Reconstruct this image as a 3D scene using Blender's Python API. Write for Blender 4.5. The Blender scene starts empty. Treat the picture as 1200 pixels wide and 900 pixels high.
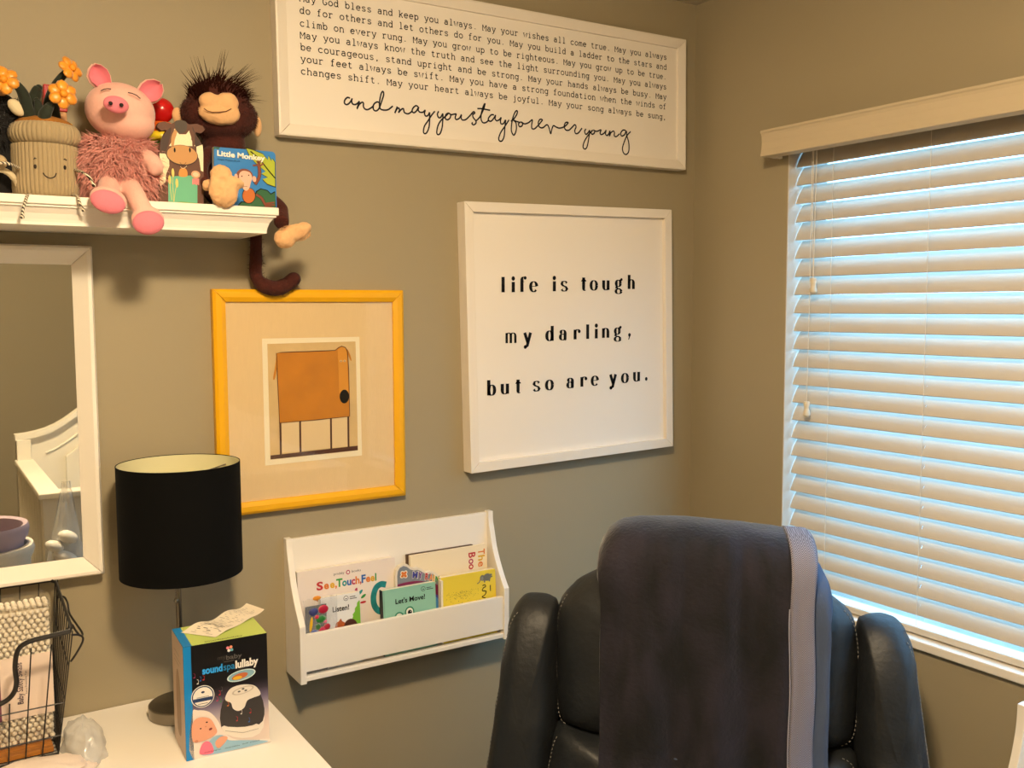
import bpy, bmesh, math, random
from mathutils import Vector, Matrix, noise
random.seed(7)
PI = math.pi
C = bpy.context.scene.collection
# ---------------------------------------------------------------- camera, light, exposure
CAM = Vector((-1.7928, -1.9044, 1.65))
F = 1110.9
_y, _p, _r = math.radians(32.5046), math.radians(-4.6312), math.radians(-0.2196)
FW = Vector((math.sin(_y)*math.cos(_p), math.cos(_y)*math.cos(_p), math.sin(_p)))
_rt = Vector((math.cos(_y), -math.sin(_y), 0)); _up = _rt.cross(FW)
RT = _rt*math.cos(_r) + _up*math.sin(_r)
UP = -_rt*math.sin(_r) + _up*math.cos(_r)
cd = bpy.data.cameras.new('camera'); cam = bpy.data.objects.new('camera', cd); C.objects.link(cam)
cd.sensor_width = 36; cd.lens = F/1200*36; cd.clip_start = .02
m = Matrix.Identity(4)
for i in range(3):
    m[i][0] = RT[i]; m[i][1] = UP[i]; m[i][2] = -FW[i]; m[i][3] = CAM[i]
cam.matrix_world = m
bpy.context.scene.camera = cam

def kelvin_light(name, kind, loc, power, col, **kw):
    l = bpy.data.lights.new(name, kind); l.energy = power; l.color = col
    for k, a in kw.items(): setattr(l, k, a)
    o = bpy.data.objects.new(name, l); o.location = loc; C.objects.link(o); return o
WARM = (1.0, .775, .50)
kelvin_light('ceiling_bulb', 'POINT', (-1.48, -1.40, 2.35), 38, WARM, shadow_soft_size=.10)
kelvin_light('ceiling_downlight', 'AREA', (-1.48, -1.40, 2.36), 20, WARM, shape='DISK', size=.2)
kelvin_light('second_ceiling_bulb', 'POINT', (-2.7, -2.6, 2.30), 14, WARM, shadow_soft_size=.10)
wp = kelvin_light('window_portal', 'AREA', (.16, -1.25, 1.45), 1, (1, 1, 1), shape='RECTANGLE', size=1.9, size_y=1.25)
wp.rotation_euler = (0, math.radians(90), 0); wp.rotation_euler = (PI/2, 0, PI/2)
wp.data.cycles.is_portal = True
w = bpy.data.worlds.new('world'); bpy.context.scene.world = w; w.use_nodes = True
bg = w.node_tree.nodes['Background']; bg.inputs[0].default_value = (.27, .57, .92, 1); bg.inputs[1].default_value = 9.5
vs = bpy.context.scene.view_settings
vs.view_transform = 'Standard'; vs.look = 'None'; vs.gamma = 1; vs.use_curve_mapping = False
vs.exposure = 0.32
try: bpy.context.scene.display_settings.display_device = 'sRGB'
except Exception: pass

# ---------------------------------------------------------------- helpers
def at(px, py, y=None, x=None, z=None):
    d = FW + RT*((px-600)/F) + UP*((450-py)/F)
    if y is not None: t = (y-CAM.y)/d.y
    elif x is not None: t = (x-CAM.x)/d.x
    else: t = (z-CAM.z)/d.z
    return CAM + d*t
def lin(h):
    h = h.lstrip('#'); o = []
    for i in (0, 2, 4):
        c = int(h[i:i+2], 16)/255; o.append(c/12.92 if c <= .04045 else ((c+.055)/1.055)**2.4)
    return (o[0], o[1], o[2], 1)
MATS = {}
def mat(name, col, rough=.6, metal=0, bump=0, scale=200, var=0, vscale=6, spec=.5, alpha=1, trans=0, sheen=0, stretch=None, bdist=.001):
    if name in MATS: return MATS[name]
    m = bpy.data.materials.new(name); m.use_nodes = True; nt = m.node_tree
    b = nt.nodes['Principled BSDF']; c = lin(col) if isinstance(col, str) else (*col, 1)
    b.inputs['Base Color'].default_value = c; b.inputs['Roughness'].default_value = rough
    b.inputs['Metallic'].default_value = metal; b.inputs['Specular IOR Level'].default_value = spec
    b.inputs['Alpha'].default_value = alpha; b.inputs['Transmission Weight'].default_value = trans
    if sheen: b.inputs['Sheen Weight'].default_value = sheen; b.inputs['Sheen Roughness'].default_value = .4
    tc = nt.nodes.new('ShaderNodeTexCoord')
    src = tc.outputs['Object']
    if stretch:
        mp = nt.nodes.new('ShaderNodeMapping'); mp.inputs['Scale'].default_value = stretch
        nt.links.new(src, mp.inputs[0]); src = mp.outputs[0]
    if bump:
        n = nt.nodes.new('ShaderNodeTexNoise'); n.inputs['Scale'].default_value = scale; n.inputs['Detail'].default_value = 3
        bp = nt.nodes.new('ShaderNodeBump'); bp.inputs['Strength'].default_value = bump; bp.inputs['Distance'].default_value = bdist
        nt.links.new(src, n.inputs[0]); nt.links.new(n.outputs[0], bp.inputs['Height']); nt.links.new(bp.outputs[0], b.inputs['Normal'])
    if var:
        n = nt.nodes.new('ShaderNodeTexNoise'); n.inputs['Scale'].default_value = vscale; n.inputs['Detail'].default_value = 4
        mx = nt.nodes.new('ShaderNodeMix'); mx.data_type = 'RGBA'
        mx.inputs[6].default_value = tuple(max(0, a*(1-var)) for a in c[:3]) + (1,)
        mx.inputs[7].default_value = tuple(min(1, a*(1+var)) for a in c[:3]) + (1,)
        nt.links.new(src, n.inputs[0]); nt.links.new(n.outputs[0], mx.inputs[0]); nt.links.new(mx.outputs[2], b.inputs['Base Color'])
    MATS[name] = m; return m
def clear(name, tint, gloss=.08, rough=.05, white=0.0):
    """thin clear sheet: lets light straight through, adds a reflection and a faint milky share"""
    if name in MATS: return MATS[name]
    m = bpy.data.materials.new(name); m.use_nodes = True; nt = m.node_tree; nt.nodes.clear()
    o = nt.nodes.new('ShaderNodeOutputMaterial'); t = nt.nodes.new('ShaderNodeBsdfTransparent'); t.inputs[0].default_value = tint
    g = nt.nodes.new('ShaderNodeBsdfGlossy'); g.inputs['Roughness'].default_value = rough
    mx = nt.nodes.new('ShaderNodeMixShader'); mx.inputs[0].default_value = gloss
    nt.links.new(t.outputs[0], mx.inputs[1]); nt.links.new(g.outputs[0], mx.inputs[2]); last = mx
    if white:
        d = nt.nodes.new('ShaderNodeBsdfDiffuse'); d.inputs[0].default_value = (.9, .9, .9, 1)
        m2 = nt.nodes.new('ShaderNodeMixShader'); m2.inputs[0].default_value = white
        nt.links.new(mx.outputs[0], m2.inputs[1]); nt.links.new(d.outputs[0], m2.inputs[2]); last = m2
    nt.links.new(last.outputs[0], o.inputs[0]); MATS[name] = m; return m

def catmull(pts, n=6, closed=False):
    P = [Vector(p) for p in pts]; k = len(P)
    if k < 3: return P
    out = []; rng = range(k) if closed else range(k-1)
    for i in rng:
        if closed: a, b, c, d = P[i-1], P[i], P[(i+1) % k], P[(i+2) % k]
        else:
            b, c = P[i], P[i+1]; a = P[i-1] if i else b*2-c; d = P[i+2] if i+2 < k else c*2-b
        for j in range(n):
            t = j/n; out.append(.5*((2*b)+(c-a)*t+(2*a-5*b+4*c-d)*t*t+(3*b-a-3*c+d)*t**3))
    if not closed: out.append(P[-1])
    return out
MW = {}
def world(o): return MW.get(o.name, Matrix.Identity(4)) if o else Matrix.Identity(4)
class MB:
    def __init__(s): s.v = []; s.f = []; s.mi = []; s.ms = []; s.cur = 0
    def m(s, mt):
        if mt not in s.ms: s.ms.append(mt)
        s.cur = s.ms.index(mt); return s
    def add(s, vs, fs):
        o = len(s.v); s.v += [Vector(p) for p in vs]; s.f += [[o+i for i in f] for f in fs]; s.mi += [s.cur]*len(fs); return s
    def box(s, x0, x1, y0, y1, z0, z1):
        vs = [(x, y, z) for x in (x0, x1) for y in (y0, y1) for z in (z0, z1)]
        return s.add(vs, [(0, 1, 3, 2), (4, 6, 7, 5), (0, 4, 5, 1), (2, 3, 7, 6), (0, 2, 6, 4), (1, 5, 7, 3)])
    def hexa(s, b, t):
        """b and t: four corners each, same order"""
        return s.add(list(b)+list(t), [(3, 2, 1, 0), (4, 5, 6, 7), (0, 1, 5, 4), (1, 2, 6, 5), (2, 3, 7, 6), (3, 0, 4, 7)])
    def ell(s, c, r, nu=24, nv=14, rot=None):
        c = Vector(c); vs = []; fs = []
        for j in range(nv+1):
            a = PI*j/nv
            for i in range(nu):
                b = 2*PI*i/nu; p = Vector((r[0]*math.sin(a)*math.cos(b), r[1]*math.sin(a)*math.sin(b), r[2]*math.cos(a)))
                if rot: p = rot @ p
                vs.append(c+p)
        for j in range(nv):
            for i in range(nu):
                a, b = j*nu+i, j*nu+(i+1) % nu
                if j == 0: fs.append((a, a+nu, b+nu))
                elif j == nv-1: fs.append((a, a+nu, b))
                else: fs.append((a, a+nu, b+nu, b))
        return s.add(vs, fs)
    def tube(s, pts, r, n=8, closed=False, caps=True, flat=1):
        P = [Vector(p) for p in pts]; k = len(P); rr = r if isinstance(r, (list, tuple)) else [r]*k
        vs = []; fs = []; ref = None
        for i, p in enumerate(P):
            if closed: t = (P[(i+1) % k]-P[i-1])
            else: t = P[min(i+1, k-1)]-P[max(i-1, 0)]
            if t.length < 1e-9: t = Vector((0, 0, 1))
            t.normalize()
            if ref is None: ref = Vector((0, 0, 1)) if abs(t.z) < .9 else Vector((1, 0, 0))
            a = t.cross(ref)
            if a.length < 1e-6: a = t.cross(Vector((.3, 1, .2)))
            a.normalize(); b = a.cross(t).normalized(); ref = b
            for j in range(n):
                an = 2*PI*j/n; vs.append(p+a*math.cos(an)*rr[i]+b*math.sin(an)*rr[i]*flat)
        for i in range(k if closed else k-1):
            for j in range(n):
                q = ((i+1) % k)*n; fs.append((i*n+j, i*n+(j+1) % n, q+(j+1) % n, q+j))
        if caps and not closed: fs.append(tuple(range(n))[::-1]); fs.append(tuple((k-1)*n+j for j in range(n)))
        return s.add(vs, fs)
    def lathe(s, c, prof, n=40, fn=None):
        c = Vector(c); vs = []; fs = []
        for (r, z) in prof:
            for j in range(n):
                a = 2*PI*j/n; q = fn(a, z) if fn else 1; vs.append(c+Vector((r*q*math.cos(a), r*q*math.sin(a), z)))
        for i in range(len(prof)-1):
            for j in range(n): fs.append((i*n+j, i*n+(j+1) % n, (i+1)*n+(j+1) % n, (i+1)*n+j))
        if prof[0][0] > 1e-6: fs.append(tuple(range(n))[::-1])
        if prof[-1][0] > 1e-6: fs.append(tuple((len(prof)-1)*n+j for j in range(n)))
        return s.add(vs, fs)
    def prism(s, poly, d):
        """poly: 3-D outline, extruded by vector d"""
        P = [Vector(p) for p in poly]; k = len(P); d = Vector(d)
        return s.add(P+[p+d for p in P], [tuple(range(k))[::-1], tuple(range(k, 2*k))]+[(i, (i+1) % k, k+(i+1) % k, k+i) for i in range(k)])
    def build(s, name, parent=None, smooth=False, loc=None, local=False, bevel=0, split=35):
        me = bpy.data.meshes.new(name)
        M = world(parent); inv = M.inverted()
        if loc is not None: loc = Vector(loc)
        vs = s.v if local else [inv @ p for p in s.v]
        if loc is not None: vs = [p-loc for p in vs]
        me.from_pydata([tuple(p) for p in vs], [], s.f)
        for mt in s.ms: me.materials.append(mt)
        if s.mi: me.polygons.foreach_set('material_index', s.mi)
        me.update(); bm = bmesh.new(); bm.from_mesh(me); bmesh.ops.recalc_face_normals(bm, faces=bm.faces); 
        if smooth:
            for f in bm.faces: f.smooth = True
            for e in bm.edges:
                if len(e.link_faces) == 2 and e.calc_face_angle(0) > math.radians(split): e.smooth = False
        bm.to_mesh(me); bm.free()
        o = bpy.data.objects.new(name, me); C.objects.link(o)
        if loc is not None: o.location = loc
        if parent: o.parent = parent
        MW[o.name] = M @ (Matrix.Translation(loc) if loc is not None else Matrix.Identity(4))
        if bevel:
            b = o.modifiers.new('bevel', 'BEVEL'); b.width = bevel; b.segments = 2; b.limit_method = 'ANGLE'
        return o
def tag(o, label=None, cat=None, group=None, kind=None):
    if label: o['label'] = label
    if cat: o['category'] = cat
    if group: o['group'] = group
    if kind: o['kind'] = kind
    return o
def thing(name, label, cat, loc=(0, 0, 0), rz=0, group=None):
    o = bpy.data.objects.new(name, None); C.objects.link(o); o.location = loc; o.rotation_euler = (0, 0, rz)
    o.empty_display_size = .05
    MW[o.name] = Matrix.Translation(Vector(loc)) @ Matrix.Rotation(rz, 4, 'Z')
    return tag(o, label, cat, group)
def struct(name, mb, **k): return tag(mb.build(name, **k), kind='structure')
def bake(o):
    dg = bpy.context.evaluated_depsgraph_get(); me = bpy.data.meshes.new_from_object(o.evaluated_get(dg))
    old = o.data; o.modifiers.clear(); o.data = me; bpy.data.meshes.remove(old); return o
def melt(mb, name, parent, mt, voxel=.004, it=4, crump=0):
    """several overlapping lumps made into one continuous skin"""
    o = mb.build(name, parent)
    r = o.modifiers.new('r', 'REMESH'); r.mode = 'VOXEL'; r.voxel_size = voxel; r.use_smooth_shade = True
    s = o.modifiers.new('s', 'SMOOTH'); s.iterations = it; s.factor = .5
    bpy.context.view_layer.update(); bake(o)
    o.data.materials.clear(); o.data.materials.append(mt)
    o.data.polygons.foreach_set('material_index', [0]*len(o.data.polygons))
    if crump:
        for v in o.data.vertices: v.co += v.normal*crump*(noise.noise(v.co*75)+.6*noise.noise(v.co*170))
    return o

_tx = {}
def btext(t, bold=0):
    k = (t, bold)
    if k in _tx: return _tx[k]
    cu = bpy.data.curves.new('t', 'FONT'); cu.body = t; cu.size = 1; cu.offset = bold; cu.resolution_u = 3
    o = bpy.data.objects.new('t', cu); C.objects.link(o); bpy.context.view_layer.update()
    me = bpy.data.meshes.new_from_object(o.evaluated_get(bpy.context.evaluated_depsgraph_get()))
    r = ([(v.co.x, v.co.y) for v in me.vertices], [tuple(p.vertices) for p in me.polygons])
    bpy.data.objects.remove(o); bpy.data.curves.remove(cu); bpy.data.meshes.remove(me)
    _tx[k] = r; return r
class Pl:
    """a printed sheet: draws flat shapes in its own metres (u right, v up)"""
    def __init__(s, o, ux, uy, n, step=.00025):
        s.o, s.ux, s.uy, s.n = Vector(o), Vector(ux).normalized(), Vector(uy).normalized(), Vector(n).normalized(); s.mb = MB(); s.st = step
    def p(s, u, v, h=1): return s.o+s.ux*u+s.uy*v+s.n*(h*s.st)
    def poly(s, pts, mt, h=1): s.mb.m(mt).add([s.p(a, b, h) for a, b in pts], [tuple(range(len(pts)))]); return s
    def smooth(s, pts, mt, h=1, n=4): return s.poly([(q.x, q.y) for q in catmull([(a, b, 0) for a, b in pts], n, True)], mt, h)
    def ell(s, u, v, a, b, mt, h=1, n=24, rot=0, a0=0, a1=360):
        c, d = math.cos(rot), math.sin(rot); pts = []
        for i in range(n+(0 if a1-a0 == 360 else 1)):
            t = math.radians(a0+(a1-a0)*i/n); x, y = a*math.cos(t), b*math.sin(t); pts.append((u+x*c-y*d, v+x*d+y*c))
        return s.poly(pts, mt, h)
    def rib(s, pts, w, mt, h=1, thin=None, closed=False):
        P = [Vector((a, b)) for a, b in pts]; L = []; R = []; k = len(P)
        for i in range(k):
            t = (P[(i+1) % k]-P[i-1]) if closed else (P[min(i+1, k-1)]-P[max(i-1, 0)])
            if t.length < 1e-9: t = Vector((1, 0))
            t.normalize(); n = Vector((-t.y, t.x))
            ww = w if thin is None else thin+(w-thin)*abs(t.y)**1.6
            L.append(P[i]+n*ww/2); R.append(P[i]-n*ww/2)
        s.mb.m(mt)
        s.mb.add([s.p(q.x, q.y, h) for q in L+R], [(i, (i+1) % k, k+(i+1) % k, k+i) for i in range(k if closed else k-1)])
        return s
    def curve(s, pts, w, mt, h=1, n=5): return s.rib([(q.x, q.y) for q in catmull([(a, b, 0) for a, b in pts], n)], w, mt, h)
    def text(s, t, u, v, width, mt, h=1, height=None, bold=0, rot=0, align=0):
        vs, fs = btext(t, bold); x0 = min(a for a, b in vs); x1 = max(a for a, b in vs)
        k = width/(x1-x0); ky = k if height is None else height/.73
        c, d = math.cos(rot), math.sin(rot); s.mb.m(mt); q = []
        for a, b in vs:
            x, y = (a-x0)*k-align*width, b*ky; q.append(s.p(u+x*c-y*d, v+x*d+y*c, h))
        s.mb.add(q, fs); return s
    def build(s, name, parent): return s.mb.build(name, parent)
# a small skeleton alphabet (x-height 5) used for the typewriter and the display lettering
def arc(cx, cy, rx, ry, a0, a1, n=10): return [(cx+rx*math.cos(math.radians(a0+(a1-a0)*i/n)), cy+ry*math.sin(math.radians(a0+(a1-a0)*i/n))) for i in range(n+1)]
def L(*p): return list(p)
G = {
 'a': ([arc(2.3, 3.5, 1.6, 1.5, 165, 0, 8)+[(3.9, .3), (4.6, 0)], arc(2.2, 1.5, 1.7, 1.5, 30, 330, 14)], [], 5),
 'b': ([L((.8, 0), (.8, 7.5)), arc(2.7, 2.5, 1.9, 2.5, 180, -180, 16)], [(.3, 7.5, .5)], 5),
 'c': ([arc(2.6, 2.5, 2.2, 2.5, 40, 320, 14)], [(4.2, 4.3, .01)], 5),
 'd': ([arc(2.3, 2.5, 1.9, 2.5, 0, 360, 16), L((4.2, 7.5), (4.2, 0))], [(3.7, 7.5, .5), (4.5, 0, .4)], 5),
 'e': ([L((.5, 2.7), (4.6, 2.7)), arc(2.5, 2.5, 2.1, 2.5, 5, 320, 15)], [], 5),
 'f': ([L((2, 0), (2, 6))+arc(3.4, 6, 1.4, 1.5, 180, 60, 6)], [(2, 0, 1.3), (2, 5, 1.5)], 5),
 'g': ([arc(2.3, 2.5, 1.9, 2.5, 0, 360, 16), L((4.2, 5), (4.2, -1))+arc(2.6, -1, 1.6, 1.4, 0, -140, 7)], [(4.6, 5, .5)], 5),
 'h': ([L((.9, 0), (.9, 7.5)), arc(2.6, 3.2, 1.7, 1.8, 180, 0, 8)+[(4.3, 0)]], [(.9, 0, .8), (4.3, 0, .8), (.5, 7.5, .5)], 5),
 'i': ([L((2.5, 0), (2.5, 5)), L((2.5, 6.4), (2.5, 7.3))], [(2.5, 0, 1.6), (1.8, 5, .7)], 5),
 'j': ([L((3, 5), (3, -1))+arc(1.6, -1, 1.4, 1.3, 0, -120, 6), L((3, 6.4), (3, 7.3))], [(2.3, 5, .7)], 5),
 'k': ([L((1, 0), (1, 7.5)), L((1, 1.8), (4, 5)), L((2.3, 3.1), (4.3, 0))], [(.9, 0, .8), (4.2, 0, .7), (3.9, 5, .7), (.5, 7.5, .5)], 5),
 'l': ([L((2.5, 0), (2.5, 7.5))], [(2.5, 0, 1.6), (1.8, 7.5, .7)], 5),
 'm': ([L((.4, 0), (.4, 5)), arc(1.4, 3.6, 1, 1.4, 180, 0, 6)+[(2.4, 0)], arc(3.5, 3.6, 1.1, 1.4, 180, 0, 6)+[(4.6, 0)]], [(.3, 0, .6), (2.5, 0, .5), (4.7, 0, .6)], 5),
 'n': ([L((.9, 0), (.9, 5)), arc(2.6, 3.2, 1.7, 1.8, 180, 0, 8)+[(4.3, 0)]], [(.9, 0, .8), (4.3, 0, .8), (.5, 5, .5)], 5),
 'o': ([arc(2.5, 2.5, 2.1, 2.5, 0, 360, 18)], [], 5),
 'p': ([L((.8, -2.4), (.8, 5)), arc(2.7, 2.5, 1.9, 2.5, 180, -180, 16)], [(.9, -2.4, .9), (.4, 5, .5)], 5),
 'r': ([L((1.3, 0), (1.3, 5)), arc(3.1, 3.2, 1.8, 1.8, 180, 45, 7)], [(1.5, 0, 1.3), (.8, 5, .5)], 5),
 's': ([[(4.2, 4), (3.6, 4.8), (2.4, 5), (1.1, 4.6), (.8, 3.7), (1.4, 2.9), (2.6, 2.5), (3.9, 2), (4.3, 1.2), (3.8, .3), (2.5, 0), (1.3, .2), (.7, 1)]], [], 5),
 't': ([L((1.8, 6.8), (1.8, 1.4))+arc(3.1, 1.4, 1.3, 1.4, 180, 320, 7)], [(2.1, 5, 1.6)], 5),
 'u': ([L((.8, 5), (.8, 1.8))+arc(2.5, 1.8, 1.7, 1.8, 180, 330, 7), L((4.2, 5), (4.2, 0))], [(.4, 5, .5), (3.8, 5, .5), (4.6, 0, .4)], 5),
 'v': ([L((.5, 5), (2.5, 0), (4.5, 5))], [(.6, 5, .8), (4.4, 5, .8)], 5),
 'w': ([L((.2, 5), (1.4, 0), (2.5, 4), (3.6, 0), (4.8, 5))], [(.4, 5, .8), (4.6, 5, .8)], 5),
 'y': ([L((.5, 5), (2.6, 0)), L((4.5, 5), (2.2, -1.6), (.7, -2.4))], [(.6, 5, .8), (4.4, 5, .8)], 5),
 'M': ([L((.2, 0), (.2, 7)), L((.2, 7), (2.5, 2.6), (4.8, 7)), L((4.8, 7), (4.8, 0))], [(.5, 0, .7), (4.5, 0, .7)], 5),
 'G': ([arc(2.6, 3.5, 2.2, 3.5, 45, 330, 14), L((4.6, 0.8), (4.6, 2.9))], [(3.9, 2.9, .9)], 5),
 '.': ([L((2.5, -.2), (2.5, .7))], [], 5), ',': ([L((2.8, .7), (2, -1.2))], [], 5)}
def typed(pl, t, u0, v0, u1, v1, h, mt, w):
    n = len(t); k = h/5
    du, dv = (u1-u0)/(n-.15), (v1-v0)/(n-.15); kx = du/6.1
    for i, c in enumerate(t):
        if c == ' ': continue
        st, se, _ = G[c]; ox, oy = u0+du*i, v0+dv*i
        for s in st: pl.rib([(ox+a*kx, oy+b*k) for a, b in s], w*(1.5 if c in '.,' else 1), mt)
        for (a, b, hw) in se: pl.rib([(ox+(a-hw)*kx, oy+b*k), (ox+(a+hw)*kx, oy+b*k)], w*.9, mt)
def hair(mb, pts, ln, wd, droop=.3, jit=.5, seg=3):
    """tapered curved blades of fur rooted at (position, direction)"""
    for p, n in pts:
        d = (n+Vector((random.gauss(0, jit), random.gauss(0, jit), random.gauss(0, jit)))).normalized()
        s = d.cross(Vector((random.random()-.5, random.random()-.5, random.random()-.5))).normalized()
        l = ln*random.uniform(.6, 1.2); q = Vector(p)-n*.002; vs = []
        for i in range(seg+1):
            t = i/seg; c = q+d*l*t+Vector((0, 0, -droop*l*t*t)); ww = wd*(1-t*.92); vs += [c-s*ww, c+s*ww]
        mb.add(vs, [(2*i, 2*i+1, 2*i+3, 2*i+2) for i in range(seg)])
def on_ell(c, r, n, keep=lambda p: True):
    out = []; c = Vector(c)
    while len(out) < n:
        d = Vector((random.gauss(0, 1), random.gauss(0, 1), random.gauss(0, 1))).normalized()
        p = Vector((d.x*r[0], d.y*r[1], d.z*r[2]))
        if keep(p): out.append((c+p, Vector((d.x/r[0], d.y/r[1], d.z/r[2])).normalized()))
    return out
# ---------------------------------------------------------------- materials
paint = mat('wall_paint', '#9c9074', .6, bump=.25, scale=260, var=.03, vscale=3, bdist=.0006)
ceil_m = mat('ceiling_paint', '#c9bfa8', .9, bump=.4, scale=120)
carpet = mat('carpet', '#b3a68f', 1, bump=1, scale=900, var=.1, vscale=60)
white = mat('white_lacquer', '#efe8dc', .42)
wframe = mat('white_frame_paint', '#e9e0d2', .5, bump=.1, scale=90, stretch=(1, 1, 1))
paper = mat('poster_paper', '#ece4d8', .6, bump=.08, scale=400)
ink = mat('ink', '#08090c', .7, spec=.2)
# ---------------------------------------------------------------- the room
X0, Y0, H = -3.4, -3.3, 2.44
struct('floor', MB().m(carpet).box(X0, 0, Y0, 0, -.05, 0))
struct('ceiling', MB().m(ceil_m).box(X0-.12, .12, Y0-.12, .12, H, H+.1))
struct('wall_back', MB().m(paint).box(X0-.12, .12, 0, .12, -.05, H))
struct('wall_left', MB().m(paint).box(X0-.12, X0, Y0, 0, -.05, H))
struct('wall_front', MB().m(paint).box(X0-.12, .12, Y0-.12, Y0, -.05, H))
WY0, WY1, WZ0, WZ1 = -.322, -2.2, .938, 2.062
mb = MB().m(paint)
mb.box(0, .12, Y0, 0, -.05, WZ0); mb.box(0, .12, Y0, 0, WZ1, H); mb.box(0, .12, WY0, 0, WZ0, WZ1); mb.box(0, .12, Y0, WY1, WZ0, WZ1)
struct('wall_right', mb)
struct('baseboard_back', MB().m(white).box(X0, 0, -.014, 0, 0, .09), bevel=.003)
struct('baseboard_right', MB().m(white).box(-.014, 0, Y0, -.014, 0, .09), bevel=.003)
# window: vinyl frame, two sashes and glass, inside a recess
win = tag(bpy.data.objects.new('window_1', None), kind='structure'); C.objects.link(win); win.location = (.1, WY0, WZ0)
MW['window_1'] = Matrix.Translation((.1, WY0, WZ0))
vinyl = mat('window_vinyl', '#e8ebec', .35)
for a in ((WY1, WY0, WZ0, WZ0+.045), (WY1, WY0, WZ1-.045, WZ1), (WY1, WY1+.045, WZ0+.045, WZ1-.045), (WY0-.045, WY0, WZ0+.045, WZ1-.045)):
    MB().m(vinyl).box(.085, .12, *a).build('window_frame', win, bevel=.002)
MB().m(vinyl).box(.09, .115, -1.275, -1.235, WZ0+.045, WZ1-.045).build('window_mullion', win, bevel=.002)
gl = clear('window_glass', (.93, .97, .98, 1), .06, .02)
MB().m(gl).box(.101, .104, -1.235, WY0-.045, WZ0+.045, WZ1-.045).build('window_pane', win)
MB().m(gl).box(.101, .104, WY1+.045, -1.275, WZ0+.045, WZ1-.045).build('window_pane', win)
MB().m(white).box(-.012, .085, WY1-.02, WY0+.006, WZ0-.018, WZ0+.002).build('window_sill', win, bevel=.003)

struct('trim_1', MB().m(mat('reveal_white', '#cfc8ba', .6)).box(.0, .084, WY0-.0025, WY0, WZ0, WZ1).box(.0, .084, WY1, WY1+.0025, WZ0, WZ1).box(.0, .084, WY1, WY0, WZ1-.0025, WZ1))
# ---------------------------------------------------------------- window blind
slat_m = mat('blind_slat', '#c4bcb0', .42, bump=.03, scale=60)
cordm = mat('blind_cord', '#e4ddd0', .8)
bl = thing('window_blind', 'white wide-slat horizontal blind under a moulded valance covering the window', 'window blind', (.03, WY0, WZ0))
BX, BY0, BY1 = .036, WY0-.006, WY1+.006
pv = [(-.050, 2.003), (-.051, 2.006), (-.050, 2.010), (-.048, 2.020), (-.047, 2.035), (-.048, 2.050), (-.050, 2.056), (-.053, 2.059), (-.053, 2.064), (-.012, 2.064), (-.012, 2.003)]
val_m = mat('valance_paint', '#c4b496', .45)
MB().m(val_m).prism([(x-.016, WY0+.027, z) for x, z in pv], (0, -1.94, 0)).build('valance', bl, bevel=.0012)
MB().m(white).box(-.028, -.0005, WY0+.018, WY0+.026, 2.003, 2.064).build('valance_return', bl)
MB().m(slat_m).box(.015, .060, BY1, BY0, 2.018, 2.058).build('headrail', bl, bevel=.002)
ladders = [-.436, -.683, -1.10, -1.50, -1.95]
def slat_mesh():
    mb = MB().m(slat_m); W = .0505; th = math.radians(58.5); n = 6
    ys = [BY0]
    for l in ladders: ys += [l+.0009, l-.0009]
    ys.append(BY1); T = .0024
    prof = []
    for i in range(n+1):
        t = i/n-.5; s = t*W; bow = .0028*(1-4*t*t)
        # t=-.5: room edge (low), t=+.5: window edge (high); bow toward the room and up
        x = math.cos(th)*s - math.sin(th)*bow; z = math.sin(th)*s + math.cos(th)*bow; prof.append((x, z))
    nx, nz = math.sin(th), -math.cos(th)
    lo = [(x+nx*T, z+nz*T) for x, z in prof]
    vs = []
    for y in ys: vs += [(x, y, z) for x, z in prof]+[(x, y, z) for x, z in lo]
    k = n+1; fs = []
    for j in range(len(ys)-1):
        a, b = j*2*k, (j+1)*2*k; hole = j % 2 == 1
        for i in range(n):
            if hole and i == 2: continue
            fs.append((a+i, a+i+1, b+i+1, b+i)); fs.append((a+k+i, b+k+i, b+k+i+1, a+k+i+1))
        fs.append((a, b, b+k, a+k)); fs.append((a+n, a+k+n, b+k+n, b+n))
    for a, s in ((0, 1), ((len(ys)-1)*2*k, -1)):
        for i in range(n): fs.append((a+i, a+k+i, a+k+i+1, a+i+1)[::s])
    mb.add(vs, fs); return mb
z0 = 0.9818+.0215; pitch = .04348
base = slat_mesh(); base.v = [p+Vector((BX, 0, 0)) for p in base.v]
first = base.build('slat', bl, smooth=True, local=True)
first.location = (-.03, -WY0, z0-WZ0)
for p in (first,): pass
for k in range(1, 25):
    c = first.copy(); C.objects.link(c); c.parent = bl; c.location = (-.03, -WY0, z0+pitch*k-WZ0)
    c.rotation_euler = (random.gauss(0, .0004), math.radians(random.gauss(0, .5)), 0)
brail = mat('blind_bottom_rail', '#d8cfc0', .35)
MB().m(brail).box(.012, .060, BY1, BY0, .943, .9595).build('bottom_rail', bl, bevel=.004)
for l in ladders:
    for xx in (.0215, .051):
        MB().m(cordm).tube([(xx, l, .96), (xx, l, 2.02)], .0007, 5).build('ladder_cord', bl)
for dy in (0, .0085):
    MB().m(cordm).tube([(.006, -.3925-dy, 2.02), (.005, -.3935-dy*.8, 1.85), (.004, -.401, 1.712)], .0009, 5).build('pull_cord', bl)
MB().m(cordm).tube([(.006, -.3885, 2.02), (.005, -.390, 1.7), (.004, -.3885, 1.42)], .0009, 5).build('pull_cord', bl)
tas = mat('cord_tassel_wood', '#d9cdb4', .4)
for y, z in ((-.401, 1.697), (-.3885, 1.405)):
    MB().m(tas).lathe((.004, y, z), [(.0, .019), (.0065, .0185), (.0078, .013), (.0058, .005), (.006, 0), (.0085, -.008), (.0085, -.014), (.005, -.018), (0, -.019)], 16).build('tassel', bl, smooth=True)

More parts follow.
